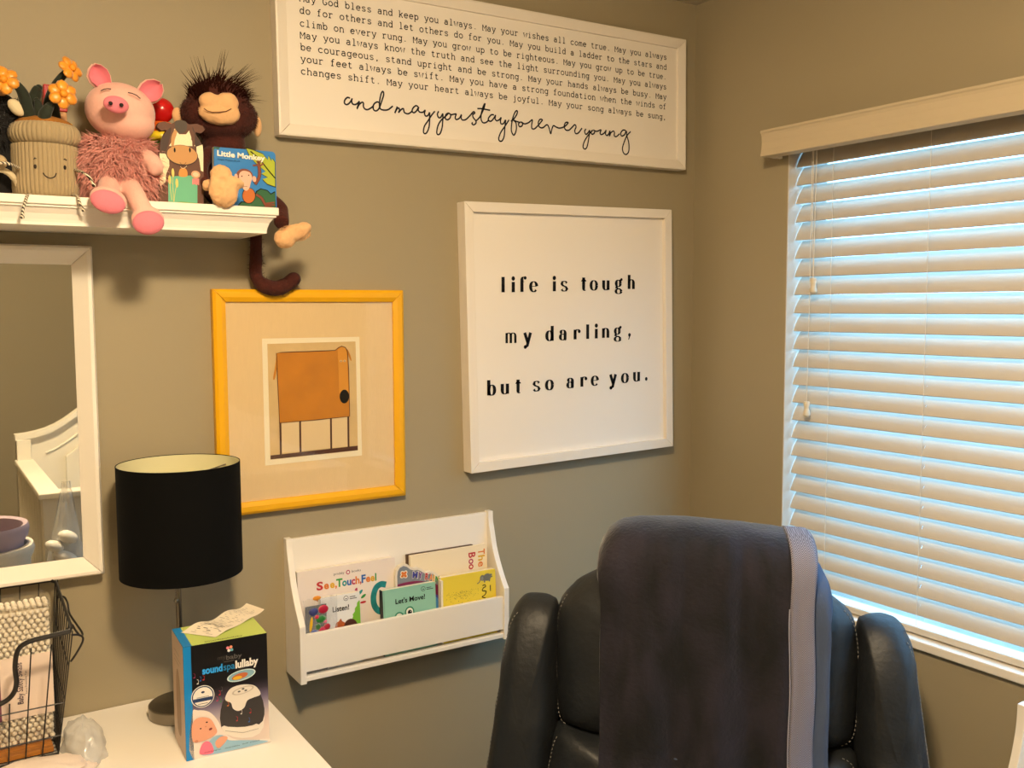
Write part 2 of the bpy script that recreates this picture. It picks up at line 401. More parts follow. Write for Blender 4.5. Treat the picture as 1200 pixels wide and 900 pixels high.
# ---------------------------------------------------------------- frames
def frame_on_wall(name, label, cat, x0, x1, z0, z1, roll, wd, dep, mt, prof=None, inner=None, backmat=None, pdep=None, ang=None):
    """four mitred rails round a backing; built square, then turned a little about its centre"""
    cx, cz = (x0+x1)/2, (z0+z1)/2; w, h = (x1-x0)/2, (z1-z0)/2
    t = thing(name, label, cat, (cx, -.001, cz)); t.rotation_euler = (0, -roll, 0)
    MW[t.name] = Matrix.Translation((cx, -.001, cz)) @ Matrix.Rotation(-roll, 4, 'Y')
    prof = prof or [(0, 0), (0, dep), (wd, dep), (wd, .002)]     # (distance in from outer edge, depth from wall)
    for k in range(4):
        vs = []
        for e in (0, 1):
            for (a, d) in prof:
                cs = [(-w+a, -h+a), (w-a, -h+a), (w-a, h-a), (-w+a, h-a)]
                g = .00035
                p, q = cs[k], cs[(k+1) % 4]; dx, dz = q[0]-p[0], q[1]-p[1]; l = math.hypot(dx, dz)
                s = (p[0]+dx/l*g, p[1]+dz/l*g) if e == 0 else (q[0]-dx/l*g, q[1]-dz/l*g)
                vs.append((s[0], -d, s[1]))
        n = len(prof); mb = MB().m(mt)
        mb.add(vs, [tuple(range(n)), tuple(range(n, 2*n))[::-1]]+[(i, (i+1) % n, n+(i+1) % n, n+i) for i in range(n)])
        mb.build('frame_rail', t, local=True, bevel=.0008)
    return t, cx, cz, w, h
# long sign
sg, sx, sz, sw, sh = frame_on_wall('framed_sign', 'long white framed sign of typed blessing lines above the square one, top cut off', 'sign', -1.1492, -.0596, 2.0004, 2.3313, .0094, .030, .030, wframe,
    prof=[(0, 0), (0, .030), (.004, .031), (.024, .026), (.024, .022), (.026, .002)])
MB().m(paper).box(-sw+.022, sw-.022, -.0205, -.0005, -sh+.022, sh-.022).build('sign_panel', sg, local=True)
LINES = [("May God bless and keep you always. May your wishes all come true. May you always", 2.2655, 2.2801), ("do for others and let others do for you. May you build a ladder to the stars and", 2.2415, 2.2552),
 ("climb on every rung. May you grow up to be righteous. May you grow up to be true.", 2.2163, 2.2309), ("May you always know the truth and see the light surrounding you. May you always", 2.1929, 2.2059),
 ("be courageous, stand upright and be strong. May your hands always be busy. May", 2.1693, 2.1802), ("your feet always be swift. May you have a strong foundation when the winds of", 2.1461, 2.1559), ("changes shift. May your heart always be joyful. May your song always be sung,", 2.1218, 2.1297)]
pl = Pl((0, -.0216, 0), (1, 0, 0), (0, 0, 1), (0, -1, 0))
for t, a, b in LINES: typed(pl, t, -1.0965, a, -.1195, b, .0088, ink, .0019)
pl.mb.v = [p for p in pl.mb.v]; pl.build('typed_lettering', sg)
HW = [[[-0.9912,2.0858],[-0.9969,2.0864],[-1.0027,2.0806],[-1.0036,2.0742],[-0.9991,2.0716],[-0.9928,2.0754],[-0.9875,2.083],[-0.9866,2.0858],[-0.9876,2.0791],[-0.9848,2.0742],[-0.9785,2.0743],[-0.9727,2.0787],[-0.9703,2.0815],[-0.9727,2.0742],[-0.9758,2.0657],[-0.9713,2.0743],[-0.9645,2.0801],[-0.9611,2.0789],[-0.9612,2.072],[-0.9578,2.0671],[-0.9511,2.0667],[-0.9422,2.0722],[-0.9392,2.0752]],[[-0.9244,2.084],[-0.9303,2.0846],[-0.9371,2.0794],[-0.939,2.0725],[-0.9373,2.0671],[-0.9315,2.0662],[-0.9254,2.0721],[-0.9193,2.0867],[-0.9143,2.1019],[-0.916,2.1083],[-0.9202,2.1025],[-0.924,2.0861],[-0.9239,2.0742],[-0.9187,2.0697],[-0.9052,2.0711],[-0.8931,2.0802]],[[-0.8825,2.0805],[-0.8857,2.0729],[-0.8888,2.0658],[-0.8841,2.0744],[-0.8789,2.0774],[-0.8778,2.0724],[-0.88,2.0678],[-0.8735,2.075],[-0.8683,2.0774],[-0.8671,2.0722],[-0.8645,2.0687],[-0.8568,2.0678],[-0.8491,2.0727],[-0.8468,2.0762]],[[-0.8325,2.0854],[-0.8381,2.0869],[-0.8449,2.0813],[-0.8475,2.0742],[-0.8429,2.0714],[-0.8366,2.0762],[-0.8313,2.0849],[-0.8326,2.0785],[-0.8289,2.0743],[-0.8211,2.0748],[-0.8157,2.0795],[-0.8174,2.0733],[-0.8149,2.0675],[-0.8086,2.0693],[-0.8048,2.076],[-0.805,2.0608],[-0.8067,2.0441],[-0.8122,2.0321],[-0.8179,2.0293],[-0.8204,2.0338],[-0.8174,2.0459],[-0.8088,2.0577],[-0.8007,2.0695],[-0.7918,2.0801]],[[-0.7822,2.0811],[-0.7855,2.0739],[-0.7824,2.0673],[-0.7769,2.0687],[-0.772,2.0766],[-0.7722,2.0641],[-0.7739,2.0473],[-0.7789,2.0335],[-0.7847,2.0302],[-0.7875,2.0349],[-0.7845,2.0491],[-0.777,2.0614],[-0.7663,2.0709],[-0.7575,2.0795],[-0.764,2.0755],[-0.7657,2.0676],[-0.7609,2.0647],[-0.7544,2.0687],[-0.7521,2.0759],[-0.7565,2.0796],[-0.7511,2.0769],[-0.7429,2.0788],[-0.7377,2.0802]],[[-0.7377,2.0802],[-0.7407,2.0715],[-0.7378,2.0676],[-0.73,2.0712],[-0.7246,2.0796],[-0.7257,2.073],[-0.7224,2.0683],[-0.7135,2.0701],[-0.7029,2.0796],[-0.6935,2.0891],[-0.6901,2.0866],[-0.6952,2.0827],[-0.6942,2.0763],[-0.6876,2.0698],[-0.6876,2.0642],[-0.6937,2.0602],[-0.6977,2.0626],[-0.6957,2.0656]],[[-0.6876,2.0693],[-0.6768,2.0795],[-0.6665,2.099],[-0.6631,2.1107],[-0.6679,2.1031],[-0.6734,2.0855],[-0.6735,2.0741],[-0.6685,2.0675],[-0.66,2.0692],[-0.6525,2.0762]],[[-0.6834,2.0972],[-0.6716,2.0982],[-0.6496,2.0971]],[[-0.6394,2.0879],[-0.6466,2.0872],[-0.6539,2.0792],[-0.6539,2.0735],[-0.6467,2.0733],[-0.6394,2.081],[-0.6351,2.0875],[-0.6365,2.0797],[-0.6322,2.0756],[-0.6249,2.0788],[-0.6202,2.0838],[-0.622,2.0767],[-0.6206,2.0698],[-0.6133,2.0714],[-0.6081,2.0796],[-0.6104,2.061],[-0.6123,2.0425],[-0.6179,2.0316],[-0.6245,2.0307],[-0.627,2.0366],[-0.6214,2.0502],[-0.6122,2.0624],[-0.5985,2.0811]],[[-0.5937,2.078],[-0.5844,2.0856],[-0.577,2.0965],[-0.5762,2.1037],[-0.5821,2.1],[-0.5893,2.083],[-0.5927,2.0597],[-0.5876,2.0479],[-0.5824,2.0508],[-0.5786,2.0626],[-0.58,2.0763],[-0.5874,2.0817],[-0.5789,2.0794],[-0.5714,2.0786]],[[-0.5673,2.0797],[-0.5726,2.0745],[-0.5703,2.0686],[-0.564,2.0698],[-0.5609,2.076],[-0.5658,2.0798],[-0.5564,2.0761],[-0.5451,2.0797],[-0.5341,2.0876],[-0.536,2.076],[-0.5352,2.0676],[-0.528,2.0674],[-0.5184,2.0755],[-0.5088,2.0858],[-0.5057,2.0905],[-0.5126,2.0904],[-0.5172,2.0825],[-0.5146,2.0734],[-0.5049,2.0718],[-0.4925,2.0802],[-0.4863,2.073],[-0.4817,2.0602],[-0.4785,2.0706],[-0.4738,2.0798],[-0.466,2.0775],[-0.4561,2.0759],[-0.4422,2.0804],[-0.4323,2.0887],[-0.4311,2.0917],[-0.4383,2.0903],[-0.4422,2.082],[-0.4383,2.0738],[-0.4283,2.0738],[-0.4182,2.0821],[-0.4114,2.0882],[-0.407,2.0838],[-0.411,2.0745],[-0.4081,2.0677],[-0.4,2.07],[-0.3891,2.0823]],[[-0.3776,2.0818],[-0.3813,2.075],[-0.3776,2.0686],[-0.3715,2.0724],[-0.3657,2.0788],[-0.3685,2.061],[-0.3734,2.0402],[-0.3795,2.0332],[-0.3857,2.0365],[-0.3837,2.0474],[-0.3755,2.061],[-0.3632,2.0745],[-0.3562,2.0806],[-0.3616,2.0759],[-0.3591,2.0706],[-0.3529,2.0728],[-0.3504,2.0789],[-0.355,2.0811],[-0.3446,2.0788],[-0.3312,2.0837],[-0.3341,2.0762],[-0.3304,2.0723],[-0.3216,2.0764],[-0.3153,2.0842],[-0.3173,2.0761],[-0.3131,2.0716],[-0.3076,2.0754],[-0.303,2.084],[-0.3046,2.0708],[-0.3004,2.0794],[-0.2924,2.0844],[-0.2889,2.0804],[-0.2897,2.0738],[-0.2833,2.0717],[-0.2726,2.0796]],[[-0.2528,2.0895],[-0.2619,2.0896],[-0.2692,2.0813],[-0.2661,2.075],[-0.2575,2.0784],[-0.2511,2.0883],[-0.2497,2.0775],[-0.243,2.0598],[-0.2429,2.0398],[-0.2507,2.0308],[-0.2594,2.0334],[-0.2633,2.0447],[-0.2574,2.0618],[-0.2488,2.0775],[-0.2372,2.0886]]]
pl = Pl((0, -.0218, 0), (1, 0, 0), (0, 0, 1), (0, -1, 0))
blue_ink = mat('navy_ink', '#070a18', .7)
for s in HW: pl.curve(s, .0034, blue_ink, 1, 5)
pl.build('handwritten_lettering', sg)
# square sign
lf, lx, lz, lw, lh = frame_on_wall('framed_poster', 'square white framed poster with widely spaced bold serif words beside the corner', 'poster', -.7205, -.1036, 1.2752, 1.8936, .0205, .025, .035, wframe,
    prof=[(0, 0), (0, .035), (.0225, .035), (.0225, .002)])
MB().m(paper).box(-lw+.021, lw-.021, -.0235, -.0005, -lh+.021, lh-.021).build('poster_sheet', lf, local=True)
def didone_build():
    for p in didone.last: p.build('letter', lf)
DG = [arc(2.3, 3.3, 1.6, 1.7, 0, 360, 16), arc(2.5, -.9, 2.0, 1.25, 0, 360, 16), [(1.4, 1.9), (.9, 1.1), (1.8, .6), (3.6, .35), (4.3, -.5)], [(3.5, 4.5), (4.7, 5.5)]]
def didone(txt, xs, zs, h=.0238):
    k = h/5; kx = k*.78
    chars = [c for c in txt if c != ' ']
    for c, x, z in zip(chars, xs, zs):
        pl = Pl((0, -.0253, 0), (1, 0, 0), (0, 0, 1), (0, -1, 0)); didone.last.append(pl)
        st, _, w = G[c]; kx = k*(1.2 if c == 'm' else .88)
        if c in '.,':
            pl.ell(x, z+.004, .0042, .0048, ink)
            if c == ',': pl.rib([(x+.002, z+.003), (x-.003, z-.008)], .0028, ink)
            continue
        off = -2.5*kx
        if c == 'g': st = DG; pl.ell(x+off+4.7*kx, z+5.3*k, .0036, .0036, ink)
        for s in st:
            if c == 'i' and len(s) == 2 and s[0][1] > 6: pl.ell(x, z+6.7*k, .0048, .0052, ink); continue
            if c == 't' and s is st[0]: s = [(2.4, 6.6), (2.4, 1.2)]+arc(3.3, 1.2, .9, 1.2, 180, 300, 5)
            if c == 'f' and s is st[0]: s = L((2, 0), (2, 6))+arc(3.4, 6, 1.4, 1.3, 180, 60, 6)
            pl.rib([(x+off+a*kx, z+b*k) for a, b in s], .0088, ink, thin=.0014) if c != 'm' else pl.rib([(x+off+a*kx, z+b*k) for a, b in s], .0066, ink, thin=.0014)
        if c == 'f': pl.ell(x+off+4.2*kx, z+6.9*k, .004, .004, ink); pl.rib([(x+off+1*kx, z+5*k), (x+off+3.5*kx, z+5*k)], .0012, ink)
        if c == 't': pl.poly([(x+off+.5*kx, z+4.6*k), (x+off+4.3*kx, z+4.6*k), (x+off+4.3*kx, z+5.05*k), (x+off+1.9*kx, z+6.4*k)], ink)
        if c == 'r': pl.ell(x+off+4.3*kx, z+4.1*k, .0042, .0042, ink)
        if c == 'y': pl.ell(x+off+.9*kx, z-2.1*k, .0045, .0045, ink)
        if c == 'a': pl.ell(x+off+1*kx, z+3.9*k, .0038, .0038, ink)
didone.last = []
didone('life is tough', [-.6191, -.591, -.5647, -.5335, -.4736, -.4442, -.3854, -.3544, -.3166, -.2762, -.2354], [1.6846, 1.6851, 1.6859, 1.6865, 1.6879, 1.6884, 1.6906, 1.6911, 1.6921, 1.6931, 1.6949])
didone('my darling,', [-.5978, -.5511, -.487, -.4476, -.4065, -.373, -.3462, -.3171, -.2786, -.2399], [1.566, 1.5659, 1.569, 1.5701, 1.5707, 1.5711, 1.5717, 1.5727, 1.5731, 1.5746])
didone('but so are you.', [-.6525, -.6155, -.5782, -.5259, -.488, -.4254, -.3856, -.3501, -.2925, -.2539, -.2156, -.183], [1.4458, 1.4471, 1.4477, 1.4491, 1.4502, 1.4521, 1.4533, 1.4543, 1.456, 1.4568, 1.4589, 1.4595])
didone_build()
# yellow framed picture
yel = mat('yellow_frame_paint', '#e8ac0c', .38, bump=.05, scale=80)
yf, yx, yz, yw, yh = frame_on_wall('framed_picture', 'yellow framed picture of a square orange animal, matted, between lamp and poster', 'picture', -1.2854, -.8717, 1.2327, 1.6879, 0, .027, .02, yel,
    prof=[(0, 0), (0, .016), (.006, .0205), (.016, .0205), (.0255, .016), (.0255, .002)])
linen = mat('linen_mat', '#e0c493', .85, bump=.4, scale=700, var=.05, vscale=300, stretch=(1, 1, .15))
MB().m(linen).box(-yw+.024, yw-.024, -.011, -.0005, -yh+.024, yh-.024).build('mat_board', yf, local=True)
cream = mat('cream_board', '#eee2c2', .7)
pl = Pl((0, -.0123, 0), (1, 0, 0), (0, 0, 1), (0, -1, 0), .0003)
pl.poly([(-1.1873, 1.3287), (-.9736, 1.331), (-.9751, 1.588), (-1.1873, 1.5885)], cream, 1)
parch = mat('parchment_print', '#d2b47e', .8, var=.14, vscale=35)
pl.poly([(-1.1763, 1.3398), (-.983, 1.343), (-.9842, 1.5783), (-1.1766, 1.5775)], parch, 2)
orange = mat('orange_print', '#c07a14', .7, var=.22, vscale=22); brown = mat('umber_print', '#4a2412', .7, var=.3, vscale=40)
orange2 = mat('lighter_orange_print', '#d4902a', .7, var=.1, vscale=22)
pl.poly([(-1.1759, 1.3406), (-.9835, 1.3435), (-.9833, 1.3533), (-1.1759, 1.3488)], brown, 3)
legs = [(-1.1540, 1.3508), (-1.1119, 1.3516), (-1.044, 1.3515), (-1.0047, 1.3528)]
pale = mat('pale_print', '#e0c79a', .8)
pl.poly([(-1.152, 1.352), (-1.006, 1.354), (-1.006, 1.417), (-1.152, 1.417)], pale, 3)
for a, b in legs: pl.rib([(a, b-.003), (a+.0005, 1.418)], .0042, brown, 4)
body = [(-1.1585, 1.558), (-1.148, 1.5595), (-1.05, 1.5602), (-1.031, 1.5605), (-1.024, 1.566), (-1.0163, 1.569), (-1.008, 1.566), (-1.0035, 1.558), (-1.0015, 1.52), (-1.0008, 1.418), (-1.08, 1.4155), (-1.1555, 1.4145)]
pl.poly(body, orange, 5); pl.rib(body, .0016, brown, 6, closed=True)
pl.poly([(-1.0255, 1.562), (-1.0163, 1.5675), (-1.008, 1.565), (-1.005, 1.555), (-1.003, 1.47), (-1.024, 1.47)], orange2, 6)
pl.smooth([(-1.1585, 1.558), (-1.1605, 1.54), (-1.1665, 1.508), (-1.163, 1.506), (-1.158, 1.53)], orange, 6)
pl.smooth([(-1.004, 1.563), (-.9975, 1.55), (-.9945, 1.538), (-.9975, 1.539), (-1.002, 1.55)], orange, 6)
pl.ell(-1.0125, 1.4615, .0108, .0148, ink, 7)
for u in (-1.0185, -1.0105): pl.ell(u, 1.5375, .003, .0022, pale, 7); pl.ell(u, 1.5373, .0012, .0012, ink, 8)
pl.build('printed_picture', yf)
MB().m(clear('picture_glass', (1, 1, 1, 1), .035, .03)).box(-yw+.024, yw-.024, -.0155, -.0150, -yh+.024, yh-.024).build('glass_sheet', yf, local=True)
# mirror
mx0, mx1, mz0, mz1 = -2.05, -1.5013, 1.1551, 1.7638
mr, mx, mz, mw, mh = frame_on_wall('wall_mirror', 'white sloped-frame wall mirror cut off by the left edge of the picture', 'mirror', mx0, mx1, mz0, mz1, 0, .033, .03, white,
    prof=[(0, 0), (0, .022), (.004, .031), (.010, .031), (.034, .010), (.034, .002)])
silver = mat('mirror_silver', '#e6e8e4', .01, metal=1)
MB().m(silver).box(-mw+.033, mw-.033, -.0095, -.002, -mh+.033, mh-.033).build('mirror_glass', mr, local=True)
# ---------------------------------------------------------------- toy shelf
SZ = 1.8335; SY = -.19; SX1 = at(327, 248, y=SY).x
sh_ = thing('wall_shelf', 'white floating wall shelf with a cove edge carrying the soft toys', 'shelf', (-2.0, 0, SZ))
MB().m(white).box(-2.6, SX1, SY, -.0005, SZ-.014, SZ).build('shelf_top', sh_, bevel=.0015)
CB = at(0, 261.5, y=SY+.018).z-SZ
pr = [(-.0005, -.014), (SY+.004, -.014), (SY+.004, -.0175), (SY+.008, -.019), (SY+.014, CB*.6), (SY+.017, CB*.8), (SY+.018, CB*.9), (SY+.018, CB), (-.0005, CB)]
mb = MB().m(white)
# cove returns at the right-hand end as well
rings = []
for (y, z) in pr[1:-1]:
    ins = y-SY; rings.append([(-2.6, -.0005, SZ+z), (-2.6, y, SZ+z), (SX1-ins, y, SZ+z), (SX1-ins, -.0005, SZ+z)])
vs = [p for r in rings for p in r]; fs = []
for i in range(len(rings)-1):
    for j in range(4): fs.append((i*4+j, i*4+(j+1) % 4, (i+1)*4+(j+1) % 4, (i+1)*4+j))
fs += [(0, 1, 2, 3), tuple(len(vs)-4+j for j in range(4))]
mb.add(vs, fs).build('cove_moulding', sh_)

def S(y): return ((y-CAM.y)/.985)/F*1.0      # metres per pixel at that depth, near the toys
def eat(mb, px, py, y, rx, rz, ry=None, rot=None, nu=24, nv=14):
    s = (at(px, py, y=y)-CAM).dot(FW)/F; mb.ell(at(px, py, y=y), (rx*s*1.06, (ry if ry else rx)*s, rz*s), nu, nv, rot)
def pth(pts, y): return [at(p[0], p[1], y=(p[2] if len(p) > 2 else y)) for p in pts]
RY = lambda d: Matrix.Rotation(math.radians(d), 3, 'Y')
black_thread = mat('black_thread', '#1a1210', .8)
# ---- pink pig
pinkk = mat('pig_knit_plush', '#e9b4a6', .95, bump=.8, scale=900, var=.08, vscale=200, sheen=.3)
hot = mat('pig_pink_velour', '#dd7a88', .9, bump=.4, scale=500, sheen=.4)
pfur = mat('pig_shaggy_fur', '#dc9c92', .9, sheen=.3, var=.15, vscale=60)
pig = thing('pig_plush', 'pink pig soft toy with closed eyes and shaggy body, feet over the shelf edge', 'soft toy', (at(140, 200, y=-.11).x, -.11, SZ))
Yp = -.115
mb = MB()
eat(mb, 140, 200, Yp, 40, 40, 32); mb2 = MB()
eat(mb, 141, 131, Yp-.015, 37, 33, 33, RY(8)); eat(mb, 150, 146, Yp-.02, 28, 20, 28)
mb.tube(catmull(pth([(163, 178, -.13), (172, 185, -.15), (179, 194, -.16), (178, 198, -.165)], 0), 4), [.013]*4+[.016]*4+[.018]*4+[.017], 12)
mb.tube(catmull(pth([(108, 172, -.10), (103, 182, -.10), (102, 192, -.105)], 0), 4), .014, 12)
mb.tube(catmull(pth([(128, 215, -.15), (127, 225, -.185), (127, 232, -.21)], 0), 4), .018, 12)
mb.tube(catmull(pth([(150, 214, -.15), (158, 228, -.19), (164, 240, -.207), (172, 256, -.212)], 0), 4), .0165, 12)
eat(mb, 127, 234, -.215, 20, 15, 13, RY(15)); eat(mb, 173, 258, -.215, 18, 16, 12, RY(-10))
eat(mb, 180, 193, -.165, 8, 13, 8)
melt(mb, 'body', pig, pinkk, .003, 6)
mb = MB().m(hot); eat(mb, 136, 122.6, Yp-.085, 13.5, 10, 7, RY(6)); o = mb.build('snout', pig, smooth=True)
for a, b in ((129.6, 120.8), (142.3, 123)): mb = MB().m(black_thread); eat(mb, a, b, Yp-.098, 2.3, 2.3, 1.5, nu=12, nv=8); mb.build('nostril', o)
for nm, tip, bs, w in (('ear', (109, 77), (122, 103), 10.5), ('ear', (187, 99), (165, 116), 11)):
    A = at(*tip, y=Yp-.02); B = at(*bs, y=Yp-.02); d = (B-A); sd = Vector((d.z, 0, -d.x)).normalized(); ww = w*.00163
    prof = [(0, .12), (.12, .62), (.35, .98), (.6, 1.0), (.85, .8), (1.05, .62)]
    for mt, dy, sc in ((pinkk, .004, 1.12), (hot, -.002, .97)):
        vs = []; fs = []
        for t, q in prof:
            for j in range(7):
                u = j/3-1; vs.append(A+d*(t*sc-(sc-1)*.5)+sd*u*q*ww*sc+Vector((0, dy+.012*u*u*(-1)+.006*math.sin(t*3), 0)))
        for i in range(len(prof)-1):
            for j in range(6): fs.append((i*7+j, i*7+j+1, i*7+8+j, i*7+7+j))
        mb = MB().m(mt).add(vs, fs)
        if mt is pinkk: o = mb.build('ear', pig, smooth=True); sm = o.modifiers.new('t', 'SOLIDIFY'); sm.thickness = .003
        else:
            q_ = mb.build('ear_lining', o, smooth=True)
mb = MB().m(hot)
def sole(mb, px, py, y, rx, rz, rot, dep):
    eat(mb, px, py, y, rx, rz, dep, RY(rot))
sole(mb, 126.5, 236.5, -.229, 18.5, 13.5, 15, 7); mb.build('foot_sole', pig, smooth=True)
mb = MB().m(hot); sole(mb, 174, 261, -.228, 17, 14, -10, 8); mb.build('foot_sole', pig, smooth=True)
hc = at(141, 131, y=Yp-.015)
def onhead(px, py):
    y = Yp-.08
    for _ in range(8):
        p = at(px, py, y=y); s = .00163; q = 1-((p.x-hc.x)/(37*s*1.06))**2-((p.z-hc.z)/(33*s))**2; y = hc.y-33*s*math.sqrt(max(q, .02))-.0015
    return at(px, py, y=y)
for ps in (((118, 106.5), (122, 104.6), (126, 103.9), (130, 104.4)), ((150, 108.5), (155, 109.5), (160, 111.8), (164.5, 115.5))):
    MB().m(black_thread).tube([onhead(*p) for p in ps], .0009, 5).build('closed_eye', pig)
mb = MB().m(pfur); bc = at(140, 200, y=Yp); s = .00163
pts = on_ell(bc, (43*s, 33*s, 41*s), 5200, lambda p: (p.y < .02) and not (p.z > 33*s))
pts = [(p, (n+Vector((0, 0, -.7))).normalized()) for p, n in pts if not (p.x > bc.x+.028 and p.z > bc.z-.01 and p.z < bc.z+.04 and p.y < bc.y-.03)]
hair(mb, pts, .024, .0011, .3, .6)
tag(mb.build('shaggy_fur', pig), kind='stuff')
# ---- potted plant soft toy
def cord_mat(name, c, dark):
    m = mat(name, c, .95, bump=.3, scale=600, sheen=.3); return m
cordu = cord_mat('corduroy', '#a3916f', 0)
pot = thing('plant_pot_plush', 'smiling corduroy plant pot soft toy with dark stems and orange flowers', 'soft toy', (at(53, 200, y=-.12).x, -.12, SZ))
Pc = at(54, 200, y=-.12); s = (Pc-CAM).dot(FW)/F; Zp = lambda py: at(54, py, y=-.12).z
cx_ = Pc.x; zb = SZ+.001; zr0, zr1 = Zp(172), Zp(146)
rib = lambda a, z: 1+.034*abs(math.sin(a*23))**.7
R0 = 35.5*s
prof = [(0, zb), (R0*.85, zb), (R0*.97, zb+.006), (R0, zb+.02), (R0*1.0, zr0)]
MB().m(cordu).lathe((cx_, -.115, 0), prof, 276, rib).build('pot', pot, smooth=True, split=80)
rt_ = 38.5*s; rp = []
for i in range(13):
    a = -PI/2+PI*i/12*1.15; rp.append((rt_-.014+.014*math.cos(a), (zr0+zr1)/2+(zr1-zr0)/2*math.sin(a)))
rp = [(R0*.9, zr0+.002)]+rp+[(R0*.86, zr1-.003)]
MB().m(cordu).lathe((cx_, -.115, 0), rp, 276, rib).build('pot_rim', pot, smooth=True, split=80)
soil = mat('brown_plush_soil', '#9a6420', 1, bump=1, scale=500, var=.2, vscale=200)
MB().m(soil).ell((cx_, -.115, zr1-.004), (R0*.93, R0*.93, .018), 28, 12).build('soil', pot, smooth=True)
camo = mat('dark_green_velvet', '#1c2418', .9, var=.9, vscale=70, sheen=.2)
stems = [([(36, 143, -.13), (31, 125, -.14), (27, 110, -.145), (19, 99, -.15), (9, 94, -.15)], [7.5, 7, 6, 4.5, 4]), ([(36, 142, -.12), (37, 125, -.12), (43, 107, -.12), (45.5, 103, -.12)], [8, 7.5, 6, 4]),
 ([(50, 142, -.14), (46, 128, -.14), (43, 117, -.14)], [7, 5.5, 3]), ([(61, 142, -.11), (60, 125, -.11), (63, 108, -.115), (70, 93, -.12), (80, 83, -.125)], [10, 9, 7, 4.5, 4]), ([(50, 143, -.15), (53, 133, -.15), (58, 125, -.15)], [6, 7, 5])]
for P, rr in stems:
    q = catmull(pth(P, 0), 5); r_ = [rr[min(int(i/5), len(rr)-1)]*(1-(i % 5)/5)+rr[min(int(i/5)+1, len(rr)-1)]*((i % 5)/5) for i in range(len(q))]
    mb = MB().m(camo).tube(q, [a*s for a in r_], 14); mb.ell(q[-1], (r_[-1]*s,)*3, 12, 8); mb.build('stem', pot, smooth=True, split=80)
petal = mat('orange_satin', '#e8952c', .35, bump=.5, scale=90, var=.35, vscale=60, sheen=.3)
petal2 = mat('yellow_satin_centre', '#e8921a', .6, bump=.5, scale=400)
def flower(px, py, y, r, ax, ph=0):
    c = at(px, py, y=y); ax = Vector(ax).normalized(); e = ax.cross(Vector((0, 0, 1))).normalized(); f = e.cross(ax)
    mb = MB().m(petal)
    for k in range(6):
        a = ph+2*PI*k/6; d = e*math.cos(a)+f*math.sin(a); t = ax.cross(d); vs = []; fs = []
        for i, (q, w, hh) in enumerate(((.15, .22, 0), (.45, .40, .05), (.75, .46, .02), (1, .3, -.08), (1.1, .06, -.12))):
            for j in (-1, -.4, .4, 1): vs.append(c+d*q*r+t*j*w*r+ax*(hh*r-.12*r*j*j+(.08*r if k % 2 else 0)))
        for i in range(4):
            for j in range(3): fs.append((i*4+j, i*4+j+1, i*4+5+j, i*4+4+j))
        mb.add(vs, fs)
    o = mb.build('flower', pot, smooth=True, split=60); sm = o.modifiers.new('t', 'SOLIDIFY'); sm.thickness = .0015
    MB().m(petal2).ell(c+ax*.002, (r*.3,)*3, 14, 8).build('flower_centre', o, smooth=True)
flower(4, 93, -.155, 15*s, (-.2, -1, .2), .3); flower(84, 80, -.135, 14*s, (.5, -.8, .3), .2); flower(74, 110, -.165, 15*s, (.1, -1, .1), .5)
def onpot(px, py):
    y = -.17
    for _ in range(6):
        p = at(px, py, y=y); y = -.115-math.sqrt(max((R0*1.022)**2-(p.x-cx_)**2, 1e-6))-.001
    return at(px, py, y=y)
for p in ((41.2, 195), (76, 196.3)): MB().m(black_thread).ell(onpot(*p), (.0024, .0025, .0036), 10, 8).build('eye', pot)
for ps in (((39.5, 187), (41, 185), (42.5, 186)), ((74.5, 187), (76, 186.2), (78, 188))): MB().m(black_thread).tube([onpot(*p) for p in ps], .0009, 5).build('eyebrow', pot)
MB().m(black_thread).tube([onpot(*(q.x, q.y)) for q in catmull([(50.5, 202.5, 0), (53, 206, 0), (58.5, 208.8, 0), (64, 207, 0), (66, 202.8, 0)], 4)], .0009, 5).build('smile', pot)
stripe = bpy.data.materials.new('striped_cord'); stripe.use_nodes = True; nt = stripe.node_tree
wv = nt.nodes.new('ShaderNodeTexWave'); wv.inputs['Scale'].default_value = 95; wv.inputs['Distortion'].default_value = 0; wv.bands_direction = 'DIAGONAL'
cr = nt.nodes.new('ShaderNodeValToRGB'); cr.color_ramp.elements[0].color = lin('#e8ddc4'); cr.color_ramp.elements[1].color = lin('#35281c'); cr.color_ramp.elements[0].position = .45; cr.color_ramp.elements[1].position = .55
tcn = nt.nodes.new('ShaderNodeTexCoord'); nt.links.new(tcn.outputs['Object'], wv.inputs[0]); nt.links.new(wv.outputs[0], cr.inputs[0]); nt.links.new(cr.outputs[0], nt.nodes['Principled BSDF'].inputs[0])
for nm, P in (('arm', [(22, 197, -.15), (14, 193, -.17), (6, 191, -.175), (-3, 191, -.175)]), ('arm', [(88, 199, -.15), (97, 202, -.178), (105, 208, -.185), (110, 217, -.185)]),
 ('leg', [(36, 228.3, -.16), (32, 229.5, -.192), (29.5, 237, -.200), (27, 246, -.20), (26, 254, -.20)]), ('leg', [(86, 228.3, -.155), (91, 231, -.192), (94, 239, -.2), (98, 246, -.2)])):
    q = catmull(pth(P, 0), 5); mb = MB().m(stripe).tube(q, .0024, 8); mb.ell(q[-1], (.0035,)*3, 10, 8); mb.build(nm, pot, smooth=True, split=80)
